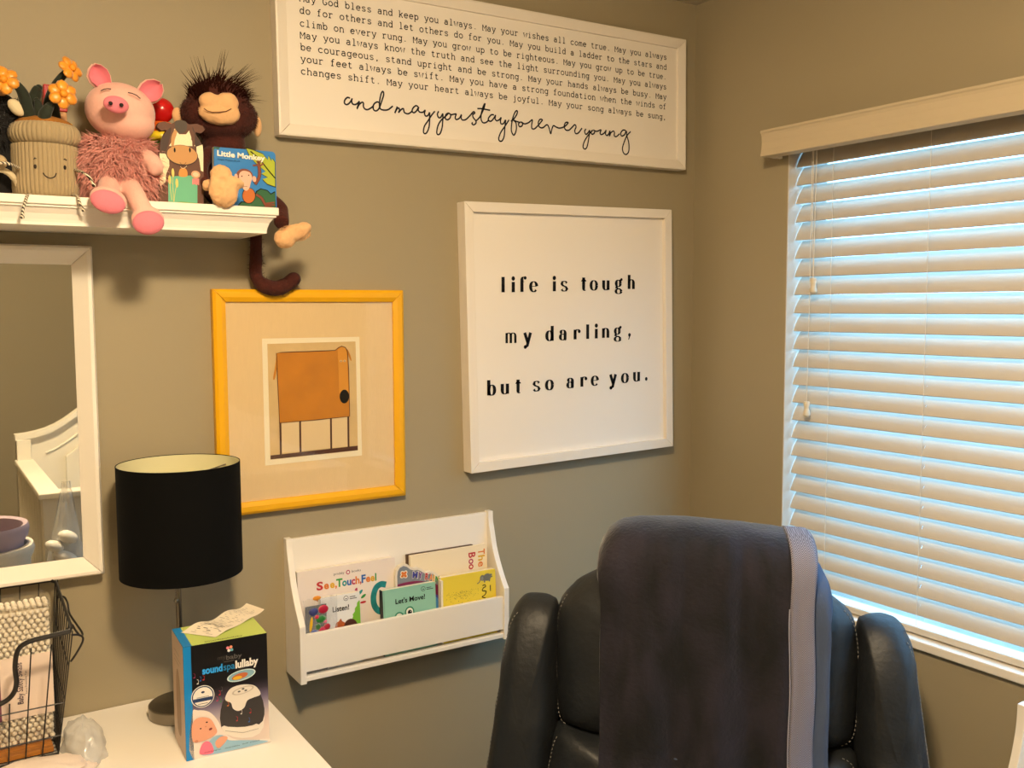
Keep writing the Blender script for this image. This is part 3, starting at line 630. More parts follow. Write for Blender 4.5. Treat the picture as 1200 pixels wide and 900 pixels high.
# ---- black plush at the far left
bfur = mat('black_plush', '#0d0b0c', .95, bump=.6, scale=400, sheen=.15)
wfur = mat('cream_plush', '#d8c8a4', .95, bump=.8, scale=350, sheen=.2)
Xb = at(-12, 200, y=-.09).x
bk = thing('black_plush', 'black long-haired soft toy with cream patches at the left end of the shelf', 'soft toy', (Xb, -.09, SZ))
mb = MB(); eat(mb, -8, 200, -.085, 33, 34, 30); eat(mb, -6, 140, -.09, 29, 34, 28); eat(mb, 0, 165, -.085, 27, 30, 26); mb.box(Xb-.03, Xb+.03, -.11, -.05, SZ+.001, SZ+.02)
melt(mb, 'body', bk, bfur, .004, 6)
mb = MB().m(wfur); eat(mb, 19, 126, -.140, 7, 11, 6, RY(-40)); mb.build('cream_patch', bk, smooth=True)
mb = MB().m(mat('peach_plush', '#d9a071', .95, bump=.5, scale=400)); eat(mb, 1, 105, -.13, 8, 7, 8); mb.build('snout', bk, smooth=True)
mb = MB().m(mat('grey_beige_plush', '#b09b78', .95, bump=.5, scale=400)); eat(mb, -2, 190, -.155, 9, 9, 9); mb.build('paw', bk, smooth=True)
mb = MB().m(wfur).tube(catmull(pth([(-12, 199, -.15), (4, 200, -.150), (14, 206, -.145), (21, 220, -.13)], 0), 5), [.004]*6+[.005]*6+[.003]*4, 10); mb.build('white_band', bk, smooth=True)
mb = MB().m(bfur)
pp = on_ell(at(-6, 145, y=-.09), (.052, .048, .056), 1500, lambda p: p.y < .02 and p.z < .04)
hair(mb, pp, .012, .0009, .3, .4); tag(mb.build('black_fur', bk), kind='stuff')
# ---- toy blocks behind the plant
def block(label, px0, px1, py1, y0, y1, z0, col):
    x0 = at(px0, 150, y=y0).x; x1 = at(px1, 150, y=y0).x; z1 = at((px0+px1)/2, py1, y=y0).z
    t = MB().m(mat('block_'+col[1:], col, .5)).box(x0, x1, y0, y1, z0, z1).build('toy_block', loc=((x0+x1)/2, (y0+y1)/2, z0), bevel=.0015)
    tag(t, label, 'toy block', 'wooden blocks behind the plant pot'); return z1
block('tall red toy block standing behind the stems of the plush plant', 53, 66, 99, -.055, -.025, SZ, '#b31420')
z = block('yellow toy block, lowest beside the tall red one behind the plush plant', 67, 85, 144, -.062, -.025, SZ, '#e8c520')
z = block('natural wood toy block on the yellow one behind the plush plant', 69, 79, 131, -.058, -.025, z, '#d9a066')
block('small red toy block on top of the natural wood one', 68, 80, 124, -.060, -.023, z, '#b9201c')
# ---- stacking rings
st = thing('stacking_rings', 'rainbow ring stacker with a red ball on top, behind the horse book', 'toy', (at(189, 130, y=-.06).x, -.06, SZ))
sx_ = at(188.5, 130, y=-.06).x; zz = lambda py: at(189, py, y=-.06).z; k = .00172
MB().m(mat('ring_base', '#c98a4a', .5)).lathe((sx_, -.06, SZ), [(0, 0), (.034, 0), (.034, .008), (0, .008)], 32).build('base', st, smooth=True)
MB().m(mat('peg_wood', '#c98a4a', .5)).tube([(sx_, -.06, SZ+.006), (sx_, -.06, zz(135))], .005, 12).build('peg', st, smooth=True)
cols = ['#3a3fa8', '#2f86c9', '#39a52c', '#e8cf2a', '#d9601a']
z = SZ+.008; tops = [zz(210), zz(194), zz(180.5), zz(167.5), zz(155), zz(143.5)]
tops[0] = z
for i in range(5):
    a, b = tops[i], tops[i+1]; h = (b-a); r = (.0285-.0018*i); pf = []
    for j in range(13):
        t = -PI/2+PI*j/12; pf.append((r-h*.4+h*.4*math.cos(t), a+h/2+h/2*math.sin(t)))
    MB().m(mat('ring'+cols[i], cols[i], .35)).lathe((sx_, -.06, 0), [(.006, a)]+pf+[(.006, b)], 36).build('ring', st, smooth=True, split=60)
MB().m(mat('red_ball', '#c41818', .25)).ell((sx_+.001, -.06, zz(129.5)), (.0225, .0225, .0225), 28, 18).build('ball', st, smooth=True)
# ---- monkey plush
mfur = mat('dark_brown_plush', '#42150a', .95, bump=1, scale=260, var=.4, vscale=90, sheen=.05, bdist=.002)
skin = mat('cream_short_plush', '#dcae7c', .95, bump=1, scale=110, var=.16, vscale=60, sheen=.2, bdist=.002)
mk = thing('monkey_plush', 'dark brown monkey soft toy with tufted hair, one foot and tail hanging off the shelf', 'soft toy', (at(260, 200, y=-.075).x, -.075, SZ))
mb = MB()
eat(mb, 257, 136, -.085, 42, 28, 30); eat(mb, 256, 118, -.085, 34, 24, 28); eat(mb, 262, 205, -.07, 28, 40, 24); eat(mb, 262, 170, -.07, 24, 28, 22)
mb.tube(catmull(pth([(245, 178, -.09), (236, 195, -.12), (238, 213, -.14), (250, 218, -.15)], 0), 5), .013, 12)
mb.tube(catmull(pth([(272, 225, -.07), (296, 229, -.075), (315, 236, -.085), (328, 248, -.10), (330, 262, -.13)], 0), 5), [.020]*8+[.018]*8+[.015]*5, 12)
o = melt(mb, 'body', mk, mfur, .0035, 5)
tl = catmull([(-1.245, -.012, SZ+.01)]+[tuple(at(*p)) for p in ()], 4) if 0 else None
q = catmull(pth([(300, 244, -.016), (300, 268, -.016), (300, 300, -.02), (300, 322, -.024), (307, 333, -.028), (322, 338, -.03), (335, 334, -.03), (344, 327, -.03)], 0), 5)
mb = MB().m(mfur).tube(q, [.0115]*10+[.0125]*10+[.0155]*10+[.0145]*(len(q)-30), 14); mb.ell(q[-1], (.015, .014, .014), 14, 10)
tlo = mb.build('tail', mk, smooth=True, split=80)
mb = MB()
eat(mb, 257.5, 133, -.128, 23, 13.5, 12); eat(mb, 246, 119, -.13, 12, 10.5, 10); eat(mb, 266, 120, -.13, 13, 11.5, 10)
melt(mb, 'muzzle', mk, skin, .0024, 4, .0012)
mq = [(239, 127), (243, 130), (249, 131.5), (257, 131.5), (265, 130.5), (271, 127.5)]
mb = MB().m(mat('mouth_thread', '#6b4526', .8)).tube([at(a, b, y=-.1505+abs(a-256)*.00034) for a, b in mq], .0009, 5); mb.build('smile', mk)
for a, b, r1, r2 in ((301.5, 148, 5, 12), (208, 135, 6, 9)):
    mb = MB().m(skin); eat(mb, a, b, -.075, r1, r2, 4); mb.build('ear', mk, smooth=True)
mb = MB(); eat(mb, 262, 222, -.195, 17, 21, 10, RY(0)); eat(mb, 259, 206, -.195, 12, 13, 9); eat(mb, 277, 214, -.197, 9, 6, 7, RY(25)); eat(mb, 244, 217, -.17, 7, 7, 7)
melt(mb, 'hand', mk, skin, .0024, 5, .0022)
mb = MB(); eat(mb, 345, 273, -.15, 20, 10, 10, RY(-22)); eat(mb, 334, 280, -.15, 12, 11, 10); eat(mb, 357, 266, -.15, 8, 6, 7)
melt(mb, 'foot', mk, skin, .0024, 5, .0022)
# tuft of long hair and a short coat
mb = MB().m(mat('monkey_hair', '#240b05', .95, spec=.1)); rt0 = at(253, 109, y=-.10)
BEND = Vector((.55, 0, -.5))
def lock(p, d, l, w, droop):
    s_ = d.cross(Vector((0, 1, 0))).normalized(); vs = []
    for i in range(6):
        t = i/5; c = p+d*l*t+BEND*(droop*l*t*t); ww = w*(1-t*.95); vs += [c-s_*ww, c+s_*ww+Vector((0, ww*.5, 0))]
    mb.add(vs, [(2*i, 2*i+1, 2*i+3, 2*i+2) for i in range(5)])
for i in range(900):
    a = random.uniform(-1, 1); p = rt0+Vector((a*.040, random.gauss(0, .012), -abs(a)*.014+random.uniform(-.006, .006)))
    d = Vector((a*.75+random.gauss(0, .3), random.gauss(-.1, .25), 1)).normalized()
    lock(p, d, random.uniform(.025, .058)*(1.05-.3*abs(a)), .0013, random.uniform(.2, 1.1))
for dx, l, ln_ in ((-.35, .07, .1), (.12, .085, .1), (.7, .075, .25), (.85, .07, .3), (.6, .08, .2), (-.8, .075, .5)):
    for _ in range(7):
        lock(rt0+Vector((random.gauss(dx*.03, .006), 0, 0)), Vector((dx+random.gauss(0, .06), random.gauss(0, .1), 1)).normalized(), l, .001, ln_)
tag(mb.build('hair_tuft', mk), kind='stuff')
mb = MB().m(mfur)
pp = []
for (a, b, y, rx, rz, ry) in ((257, 135, -.085, 43, 29, 31),):
    s = (at(a, b, y=y)-CAM).dot(FW)/F; pp += on_ell(at(a, b, y=y), (rx*s*1.03, ry*s, rz*s), 2600, lambda p: p.y < .03 and not (p.y < -.02 and abs(p.x) < .03))
hair(mb, pp, .006, .0007, .2, .6)
for i in range(0, len(q), 1):
    for _ in range(50):
        d = Vector((random.gauss(0, 1), random.gauss(0, 1), random.gauss(0, 1))).normalized()
        if d.y > .2: continue
        hair(mb, [(q[i]+d*.0135+Vector((random.uniform(-.004, .004), 0, random.uniform(-.004, .004))), d)], .005, .0007, .2, .5)
tag(mb.build('short_fur', mk), kind='stuff')
mb = MB().m(skin)
for (a, b, y, rx, rz, ry) in ((262, 222, -.195, 17, 21, 10), (259, 206, -.195, 12, 13, 9), (345, 273, -.15, 20, 10, 10), (334, 280, -.15, 12, 11, 10), (257, 131, -.126, 24, 15, 13)):
    s = (at(a, b, y=y)-CAM).dot(FW)/F; hair(mb, on_ell(at(a, b, y=y), (rx*s*1.0, ry*s, rz*s*.97), 900, lambda p: p.y < .004), .0035, .0006, .2, .7, 2)
tag(mb.build('cream_short_fur', mk), kind='stuff')
# ---- horse-shaped board book
P3 = lambda a, b: (160+a/2.904, 50+b/2.904)
hb_y = -.150
hb = thing('horse_board_book', 'board book cut to the shape of a brown horse, standing on the shelf', 'book', (at(213, 240, y=hb_y).x, hb_y+.01, SZ))
def W2(px, py, y): q_ = at(px, py, y=y); return (q_.x, q_.z)
hbr = mat('horse_brown', '#5c3521', .6); dkb = mat('horse_dark', '#382115', .6); tan = mat('horse_tan', '#bb8a52', .6)
outl = [P3(*p) for p in ((80, 566), (78, 460), (80, 345), (92, 318), (100, 303), (104, 296), (84, 299), (70, 287), (75, 272), (95, 268), (118, 276), (138, 266), (160, 265), (178, 278), (205, 276), (226, 284), (233, 297), (220, 308), (200, 305), (203, 315), (220, 340), (228, 380), (229, 566))]
ol = [W2(a, b, hb_y) for a, b in outl]; ol[0] = (ol[0][0], SZ+.0005); ol[-1] = (ol[-1][0], SZ+.0005)
MB().m(hbr).prism([(a, hb_y, b) for a, b in ol], (0, .003, 0)).build('front_cover', hb)
sm_ = [(a, b) for a, b in ol if b < at(213, 148, y=hb_y).z]
MB().m(mat('board_pages', '#7a5a40', .7)).prism([(a, hb_y+.0032, b) for a, b in ol], (0, .013, 0)).build('page_block', hb)
pl = Pl((0, hb_y, 0), (1, 0, 0), (0, 0, 1), (0, -1, 0))
w2 = lambda a, b: W2(*P3(a, b), hb_y)
ging = mat('cream_gingham', '#f0e0bc', .7, var=.2, vscale=900)
sc = lambda a, b: W2(180+a/7.5, 160+b/7.5, hb_y)
pl.smooth([w2(*p) for p in ((83, 330), (104, 300), (118, 290), (112, 330), (104, 360), (96, 372), (84, 375))], dkb, 1)
pl.smooth([w2(*p) for p in ((190, 285), (203, 318), (220, 345), (224, 372), (205, 372), (196, 330))], dkb, 1)
pl.poly([w2(*p) for p in ((128, 292), (145, 312), (168, 312), (186, 290), (186, 330), (200, 352), (110, 352), (124, 330))], ging, 2)
pl.smooth([w2(*p) for p in ((118, 352), (119, 318), (133, 290), (142, 282), (140, 300), (130, 330), (126, 352))], tan, 3)
pl.smooth([w2(*p) for p in ((196, 352), (198, 318), (188, 292), (178, 284), (180, 304), (188, 330), (190, 352))], hbr, 3)
pl.smooth([w2(*p) for p in ((130, 270), (150, 264), (170, 272), (168, 300), (150, 308), (134, 298))], mat('forelock', '#4a4038', .7), 4)
pl.poly([sc(*p) for p in ((52, 148), (100, 150), (135, 190), (138, 260), (110, 330), (105, 400), (60, 437), (52, 430))], ging, 2)
pl.poly([sc(*p) for p in ((375, 90), (430, 70), (436, 140), (436, 310), (415, 300), (400, 200), (378, 160))], ging, 2)
pl.ell(*sc(250, 165), 132/7.5*s*.92 if 0 else .0275, .0180, dkb, 5, 30); pl.ell(*sc(250, 162), .0262, .0168, tan, 6, 30)
for u in (183, 317): pl.ell(*sc(u, 120), .0016, .0042, ink, 7)
pl.curve([sc(*p) for p in ((228, 228), (245, 245), (268, 245), (284, 228))], .0006, ink, 7)
pl.smooth([sc(*p) for p in ((225, 350), (225, 300), (245, 278), (270, 278), (292, 300), (292, 350))], mat('bell_gold', '#d08a3a', .6), 4)
pl.curve([sc(*p) for p in ((232, 262), (258, 282), (292, 258))], .0006, ging, 5)
grn = mat('mint_field', '#5fae8c', .6); pl.poly([sc(*p) for p in ((128, 352), (384, 340), (384, 600), (128, 585))], grn, 3)
pl.poly([sc(*p) for p in ((128, 570), (180, 578), (250, 572), (384, 585), (384, 602), (128, 590))], mat('grass_print', '#6f9a52', .6), 4)
wheat = mat('wheat_print', '#d9c86a', .6)
for (a, b, c, d) in ((160, 560, 140, 380), (175, 570, 168, 320), (178, 575, 203, 410)):
    pl.curve([sc(a, b), sc((a+c)/2-3, (b+d)/2), sc(c, d)], .0008, wheat, 5); pl.ell(*sc(c, d), .0024, .0078, wheat, 6, rot=0)
pl.poly([sc(*p) for p in ((338, 370), (398, 370), (398, 430), (385, 420), (375, 430), (362, 418), (338, 424))], mat('ribbon_pink', '#d98080', .6), 5)
pl.ell(*sc(368, 335), .0078, .0068, mat('rosette', '#d9a07a', .6), 6); pl.ell(*sc(368, 335), .005, .0042, mat('rosette_in', '#e6c2a0', .6), 7)
pl.build('cover_print', hb)
# ---- little monkey book
mb_y = -.140
TL, TR, BR = at(249.3, 171.7, y=mb_y), at(322.7, 176, y=mb_y), at(324, 246, y=mb_y)
lm = thing('monkey_board_book', 'square blue picture book with a cartoon monkey propped before the monkey toy', 'book', ((TL.x+TR.x)/2, mb_y, SZ))
x0, x1, z0, z1 = TL.x, TR.x, SZ+.0005, TL.z
rc = [(x0, z0), (x1, z0), (x1, z1-.006), (x1-.002, z1-.002), (x1-.006, z1), (x0+.002, z1)]
MB().m(mat('book_blue', '#2f7cc4', .35)).prism([(a, mb_y, b) for a, b in rc], (0, .002, 0)).build('front_cover', lm)
MB().m(mat('page_cream', '#e9dcc0', .8)).prism([(a, mb_y+.0022, b) for a, b in rc], (0, .010, 0)).build('page_block', lm)
MB().m(MATS['book_blue']).prism([(a, mb_y+.0124, b) for a, b in rc], (0, .002, 0)).build('back_cover', lm)
pl = Pl((0, mb_y, 0), (1, 0, 0), (0, 0, 1), (0, -1, 0)); sb = lambda a, b: W2(180+a/7.5, 160+b/7.5, mb_y)
dg = mat('jungle_green', '#1f5a34', .5); lg = mat('leaf_yellow_green', '#a3b024', .5); mbn = mat('monkey_brown_print', '#7a3a20', .5); mor = mat('monkey_orange_print', '#b8621c', .5); mfc = mat('monkey_face_print', '#e2b09a', .5)
pl.poly([sb(*p) for p in ((740, 600), (770, 570), (860, 580), (900, 480), (940, 455), (1000, 470), (1030, 500), (1068, 480), (1076, 632), (742, 620))], ink, 1)
pl.poly([sb(*p) for p in ((745, 605), (775, 578), (862, 588), (906, 488), (942, 463), (998, 478), (1028, 510), (1066, 490), (1072, 630), (746, 616))], dg, 2)
leaf = [(805, 95), (860, 110), (960, 150), (1005, 205), (1010, 165), (1040, 215), (1045, 190), (1070, 225), (1072, 450), (1000, 425), (955, 380), (1005, 365), (945, 330), (985, 310), (900, 240), (840, 170)]
pl.poly([sb(*p) for p in leaf], ink, 1)
cxl = sum(p[0] for p in leaf)/len(leaf); cyl = sum(p[1] for p in leaf)/len(leaf)
pl.poly([sb(cxl+(a-cxl)*.95, cyl+(b-cyl)*.95) for a, b in leaf], lg, 2)
pl.curve([sb(*p) for p in ((850, 130), (930, 200), (1010, 300), (1070, 370))], .0022, ink, 3)
for ps, w_ in ((((890, 420), (925, 360), (930, 300), (920, 240)), .0052), (((900, 510), (945, 540), (975, 590), (1000, 620)), .0046)):
    pl.curve([sb(*p) for p in ps], w_+.0012, ink, 4); pl.curve([sb(*p) for p in ps], w_, mbn, 5)
for a, b, c, d in ((920, 250, 870, 255), (920, 240, 905, 215), (920, 235, 925, 210), (925, 240, 945, 215), (930, 260, 965, 240), (985, 590, 1060, 580), (990, 600, 1062, 603), (985, 605, 1050, 628), (980, 600, 985, 632)):
    pl.rib([sb(a, b), sb(c, d)], .0028, mbn, 6)
pl.ell(*sb(835, 520), .0125, .0148, ink, 5, rot=-.25); pl.ell(*sb(835, 520), .0115, .0138, mor, 6, rot=-.25)
pl.ell(*sb(798, 340), .0152, .0115, mbn, 7); pl.ell(*sb(882, 375), .0038, .0055, mfc, 8); pl.ell(*sb(722, 350), .003, .0045, mfc, 8)
pl.smooth([sb(*p) for p in ((750, 330), (775, 305), (810, 305), (845, 320), (862, 360), (850, 410), (835, 460), (810, 478), (785, 460), (765, 420), (750, 380))], mfc, 9)
for u, v in ((772, 350), (832, 342)): pl.ell(*sb(u, v), .0011, .0013, ink, 10)
pl.curve([sb(*p) for p in ((785, 435), (800, 440), (822, 438))], .0006, ink, 10)
cw = mat('white_print', '#efe9da', .5)
u0, v0 = sb(556, 168); u1, _ = sb(975, 168)
pl.text('Little Monkey', u0, v0, u1-u0, cw, 8, height=.0098, bold=.035, rot=-.03)
u0, v0 = sb(562, 205); u1, _ = sb(757, 205)
pl.text('Finger Puppet Book', u0, v0, u1-u0, ink, 8, height=.0026, rot=-.01)
pl.poly([sb(*p) for p in ((525, 92), (585, 95), (570, 110), (540, 106), (527, 115))], dg, 3)
pl.build('cover_print', lm)
# ---------------------------------------------------------------- wall book rack
bx0, bx1, bz0, bz1, bd = -1.1486, -.6456, .8823, 1.1709, .088
rk = thing('wall_book_rack', 'white wall-mounted book rack with curved sides, holding board books', 'book rack', ((bx0+bx1)/2, 0, bz0))
side = [(0, bz0), (-bd, bz0), (-bd, 1.003), (-.080, 1.013), (-.066, 1.033), (-.050, 1.060), (-.036, 1.090), (-.026, 1.125), (-.019, 1.150), (-.018, bz1), (0, bz1)]
side = [(0, bz0), (-bd, bz0), (-bd, 1.003)]+[(q.x, q.y) for q in catmull([(p[0], p[1], 0) for p in side[2:10]], 4)][1:]+[(0, bz1)]
for xa in (bx0, bx1-.013):
    MB().m(white).prism([(xa, min(y, -.0005), z) for y, z in side], (.013, 0, 0)).build('side_panel', rk, bevel=.001)
MB().m(white).box(bx0+.013, bx1-.013, -.0125, -.0005, bz0+.004, bz1-.003).build('back_panel', rk, bevel=.001)
MB().m(white).box(bx0+.013, bx1-.013, -bd+.003, -.0125, bz0+.004, bz0+.014).build('bottom_board', rk, bevel=.001)
MB().m(white).box(bx0+.013, bx1-.013, -bd+.004, -bd+.014, bz0+.0235, .9835).build('front_panel', rk, bevel=.001)

def book(name, label, x0, x1, z0, z1, y, th, col, lean=3.5, rough=.35, spine=None, corner=.003, outline=None):
    """a board book standing upright, leaning back; returns thing and a printable front sheet (u from left, v from bottom)"""
    t = thing(name, label, 'book', ((x0+x1)/2, y, z0)); w, h = x1-x0, z1-z0
    t.rotation_euler = (math.radians(-lean), 0, 0); MW[t.name] = Matrix.Translation(((x0+x1)/2, y, z0)) @ Matrix.Rotation(math.radians(-lean), 4, 'X')
    cm = mat('cover_'+name+'_'+col[1:], col, rough); pg = mat('book_pages', '#e8dfcc', .8)
    if outline is None:
        c = corner; outline = [(-w/2, 0), (w/2, 0), (w/2, h-c), (w/2-c*.3, h-c*.3), (w/2-c, h), (-w/2+c*.3, h), (-w/2, h-c*.3)]
    MB().m(cm).prism([(a, 0, b) for a, b in outline], (0, .0018, 0)).build('front_cover', t, local=True)
    s_ = [(a*.992, b*.994+.0008) for a, b in outline]
    MB().m(pg).prism([(a, .002, b) for a, b in s_], (0, th-.004, 0)).build('page_block', t, local=True)
    MB().m(cm).prism([(a, th-.0018, b) for a, b in outline], (0, .0018, 0)).build('back_cover', t, local=True)
    if spine: MB().m(spine).box(-w/2-.0012, -w/2, -.0002, th, 0, h).build('spine', t, local=True)
    M = MW[t.name]; R3 = M.to_3x3()
    return t, Pl(M @ Vector((-w/2, 0, 0)), R3 @ Vector((1, 0, 0)), R3 @ Vector((0, 0, 1)), R3 @ Vector((0, -1, 0))), w, h
FB = bz0+.0142
RED, ORG, YLW, GRN_, BLU, TEAL, MAG = [mat('print_'+n, c, .5) for n, c in (('red', '#b8202a'), ('orange', '#d9772a'), ('yellow', '#dba81e'), ('green', '#2f8f3a'), ('blue', '#1f5fae'), ('teal', '#128a8a'), ('magenta', '#b02a5a'))]
prntw = mat('print_white', '#efe8dc', .5); dgrey = mat('print_dark', '#2a2a30', .5)
# See, Touch, Feel
t, pl, w, h = book('board_book', 'big white book with rainbow title letters, at the left of the rack', -1.131, -.9077, FB, 1.101, -.036, .016, '#e9dcd2', lean=1.5)
cv = lambda a, b, X=(103, 575), Z=(330, 800): ((a-103)/472*w, None)
T_ = h-.004
for a, b, c, mt in (('S', .0665, .0145, RED), ('e', .083, .0110, ORG), ('e', .0965, .0105, YLW), (',', .108, .004, ORG), ('T', .1105, .0145, GRN_), ('o', .124, .0105, TEAL), ('u', .135, .0100, BLU), ('c', .1455, .0085, MAG), ('h', .1545, .0095, ORG), (',', .165, .003, RED), ('F', .1685, .0100, BLU), ('e', .179, .0100, ORG), ('e', .1895, .0100, YLW), ('l', .2005, .0030, GRN_)):
    vs, fs = btext(a, .035); zz_ = h-.0445; big = a in 'STF'
    x0_ = min(p[0] for p in vs); x1_ = max(p[0] for p in vs); kk = c/(x1_-x0_); ky = (.0175 if big else .0165)/.73
    pl.mb.m(mt); pl.mb.add([pl.p(b-.0115+(p[0]-x0_)*kk-.014, zz_+p[1]*ky, 1) for p in vs], fs)
pl.text('priddy', .080, h-.0185, .024, dgrey, 1, height=.0055); pl.text('books', .121, h-.0185, .021, dgrey, 1, height=.0055); pl.ell(.1125, h-.0165, .0048, .0048, MAG, 1); pl.ell(.1125, h-.0165, .003, .003, prntw, 2, 6)
for (u, v, a, b, r, mt) in ((.1295, h-.0595, .0032, .0065, -.35, MAG), (.1395, h-.0650, .003, .0075, -.8, TEAL), (.1465, h-.0745, .003, .0068, -1.0, GRN_), (.1455, h-.0875, .0072, .0026, .05, RED), (.118, h-.064, .0026, .004, 0, YLW), (.107, h-.0665, .003, .0015, .2, RED), (.052, h-.066, .012, .006, 0, ORG)): pl.ell(u, v, a, b, mt, 1, 14, r)
fur_t = mat('touch_patch_teal', '#1a7f86', .9, bump=1, scale=200, var=.5, vscale=60)
pl.curve([(.2005, h-.058), (.188, h-.055), (.176, h-.062), (.170, h-.080), (.172, h-.100), (.183, h-.114), (.2005, h-.117)], .0135, fur_t, 1, 6)
pl.build('cover_print', t)
# Listen!
t, pl, w, h = book('board_book', 'small white book reading Listen! at the left front of the rack', -1.092, -1.004, FB, 1.0465, -.067, .014, '#dfe0e0')
pl.text('Listen!', .0255, h-.0335, .037, ink, 2, height=.0115, bold=.02)
pl.ell(.0565, h-.009, .0055, .0055, dgrey, 1); pl.ell(.0565, h-.009, .0045, .0045, mat('cover_x', '#dfe0e0', .4), 2); pl.ell(.0565, h-.010, .002, .0012, dgrey, 3); pl.rib([(.065, h-.0075), (.078, h-.0075)], .0016, dgrey, 1); pl.rib([(.065, h-.0115), (.081, h-.0115)], .0016, dgrey, 1)
lgf = mat('leaf_green_print', '#6fae2a', .5)
lf_ = [(.066, h-.085), (.0675, h-.058), (.071, h-.050), (.070, h-.046), (.0755, h-.040), (.0755, h-.034), (.0805, h-.029), (.081, h-.023), (.0865, h-.018), (.0875, h-.02), (.0875, h-.085)]
pl.poly(lf_, lgf, 1); pl.ell(.064, h-.072, .016, .018, mat('print_brown', '#4a2414', .5), 2); pl.smooth([(.028, h-.085), (.031, h-.06), (.038, h-.055), (.043, h-.05), (.046, h-.056), (.052, h-.062), (.05, h-.085)], mat('print_rust', '#a8521e', .5), 2)
pl.build('cover_print', t)
# rainbow book (cloud-shaped)
w0 = -.9125, -.790
cl = [(0, 0), (.1225, 0), (.1225, .135), (.117, .143), (.108, .148), (.099, .158), (.088, .163), (.0755, .162), (.067, .170), (.056, .176), (.046, .176), (.037, .180), (.030, .187), (.020, .189), (.010, .186), (.003, .178), (0, .165)]
t, pl, w, h = book('board_book', 'grey cloud-topped rainbow book in the middle of the rack', -.9125, -.790, FB, FB+.189, -.049, .012, '#e2d8c8', lean=2, outline=[(a-.06125, b) for a, b in cl])
gy = mat('print_grey', '#7b828c', .5)
inn = [(.004, .10), (.118, .10), (.118, .133), (.107, .143), (.097, .153), (.088, .158), (.075, .157), (.066, .165), (.055, .171), (.045, .171), (.036, .175), (.028, .182), (.020, .185), (.011, .182), (.006, .175), (.004, .165)]
pl.poly(inn, gy, 1)
for k, (c, rr) in enumerate((('#7a1a4a', .128), ('#4a4fae', .108), ('#4a8fd0', .103), ('#9fc9e0', .08))):
    pts = [(.004, .02)]+[(u, .02+math.sqrt(max(rr*rr*1.0-((u-.03)*.9)**2, 0))) for u in [.004+.114*i/14 for i in range(15)] if rr > abs(u-.03)*.9]+[(min(.118, .03+rr/.9), .02)]
    pl.poly(pts, mat('rb'+c[1:], c, .5), 2+k)
for ch_, u, v, mt, wd in (('M', .040, .155, mat('p1', '#3a3f9a', .5), .013), ('Y', .0545, .1515, mat('p2', '#7a2a8a', .5), .010), ('R', .071, .1465, RED, .009), ('A', .0815, .143, ORG, .009), ('I', .0915, .140, YLW, .003), ('N', .0965, .1365, GRN_, .010), ('B', .108, .132, BLU, .009)):
    pl.text(ch_, u-.0006, v-.0006, wd+.002, prntw, 6, height=.0165, bold=.05, rot=-.12); pl.text(ch_, u, v, wd, mt, 7, height=.0150, bold=.03, rot=-.12)
for a in (.8, 2.3, 3.7, 5.5): pl.ell(.020+.0045*math.cos(a), .166+.0045*math.sin(a), .0062, .005, prntw, 6, 12, a)
for a in (.8, 2.3, 3.7, 5.5): pl.ell(.020+.0045*math.cos(a), .166+.0045*math.sin(a), .004, .003, ORG, 7, 12, a)
pl.build('cover_print', t)
# cream book, rotated print
t, pl, w, h = book('board_book', 'tall cream book with sideways lettering at the back right of the rack', -.868, -.668, FB, 1.0965, -.0315, .008, '#efdfbf', lean=1.5)
for ch_, u, v, mt in (('T', .176, h-.010, ORG), ('h', .176, h-.0245, YLW), ('e', .176, h-.039, ORG), ('B', .1505, h-.0145, RED), ('o', .1505, h-.029, MAG), ('o', .1505, h-.0415, RED)):
    pl.text(ch_, u, v, .0125, mt, 1, height=.0185, bold=.02, rot=-PI/2)
pl.build('cover_print', t)
t, pl, w, h = book('board_book', 'thin book with a dark top edge behind the tall cream book', -.8735, -.70, FB, 1.0985, -.0225, .004, '#5a4636', lean=1.5)
# green frog book
t, pl, w, h = book('board_book', 'pale green book reading Let\'s Move! with a peeping frog, front middle of the rack', -.952, -.8235, FB, 1.0395, -.069, .014, '#8fc2ae', spine=mat('spine_black', '#1e1e22', .5))
pl.text("Let's Move!", .0295, h-.0335, .072, ink, 2, height=.0112, bold=.02, rot=0)
pl.ell(.098, h-.011, .0055, .0055, dgrey, 1); pl.ell(.098, h-.011, .0045, .0045, mat('cover_board_book_8fc2ae', '#8fc2ae', .4), 2); pl.ell(.098, h-.012, .002, .0012, dgrey, 3)
pl.rib([(.106, h-.010), (.118, h-.010)], .0015, dgrey, 1); pl.rib([(.106, h-.0135), (.123, h-.0135)], .0015, dgrey, 1)
frog = mat('frog_green', '#0f7a5c', .5)
pl.smooth([(.024, h-.10), (.025, h-.075), (.034, h-.060), (.052, h-.060), (.070, h-.057), (.084, h-.066), (.096, h-.080), (.10, h-.10)], frog, 1)
for u, v in ((.037, h-.064), (.0625, h-.056)):
    pl.ell(u, v, .0115, .0120, frog, 2); pl.ell(u, v, .0085, .0090, prntw, 3); pl.ell(u+.0005, v-.001, .005, .0055, ink, 4); pl.ell(u+.002, v+.001, .0012, .0012, prntw, 5, 8)
pl.rib([(.003, 0), (.003, h)], .0012, mat('crease', '#6fa592', .5), 1)
pl.build('cover_print', t)
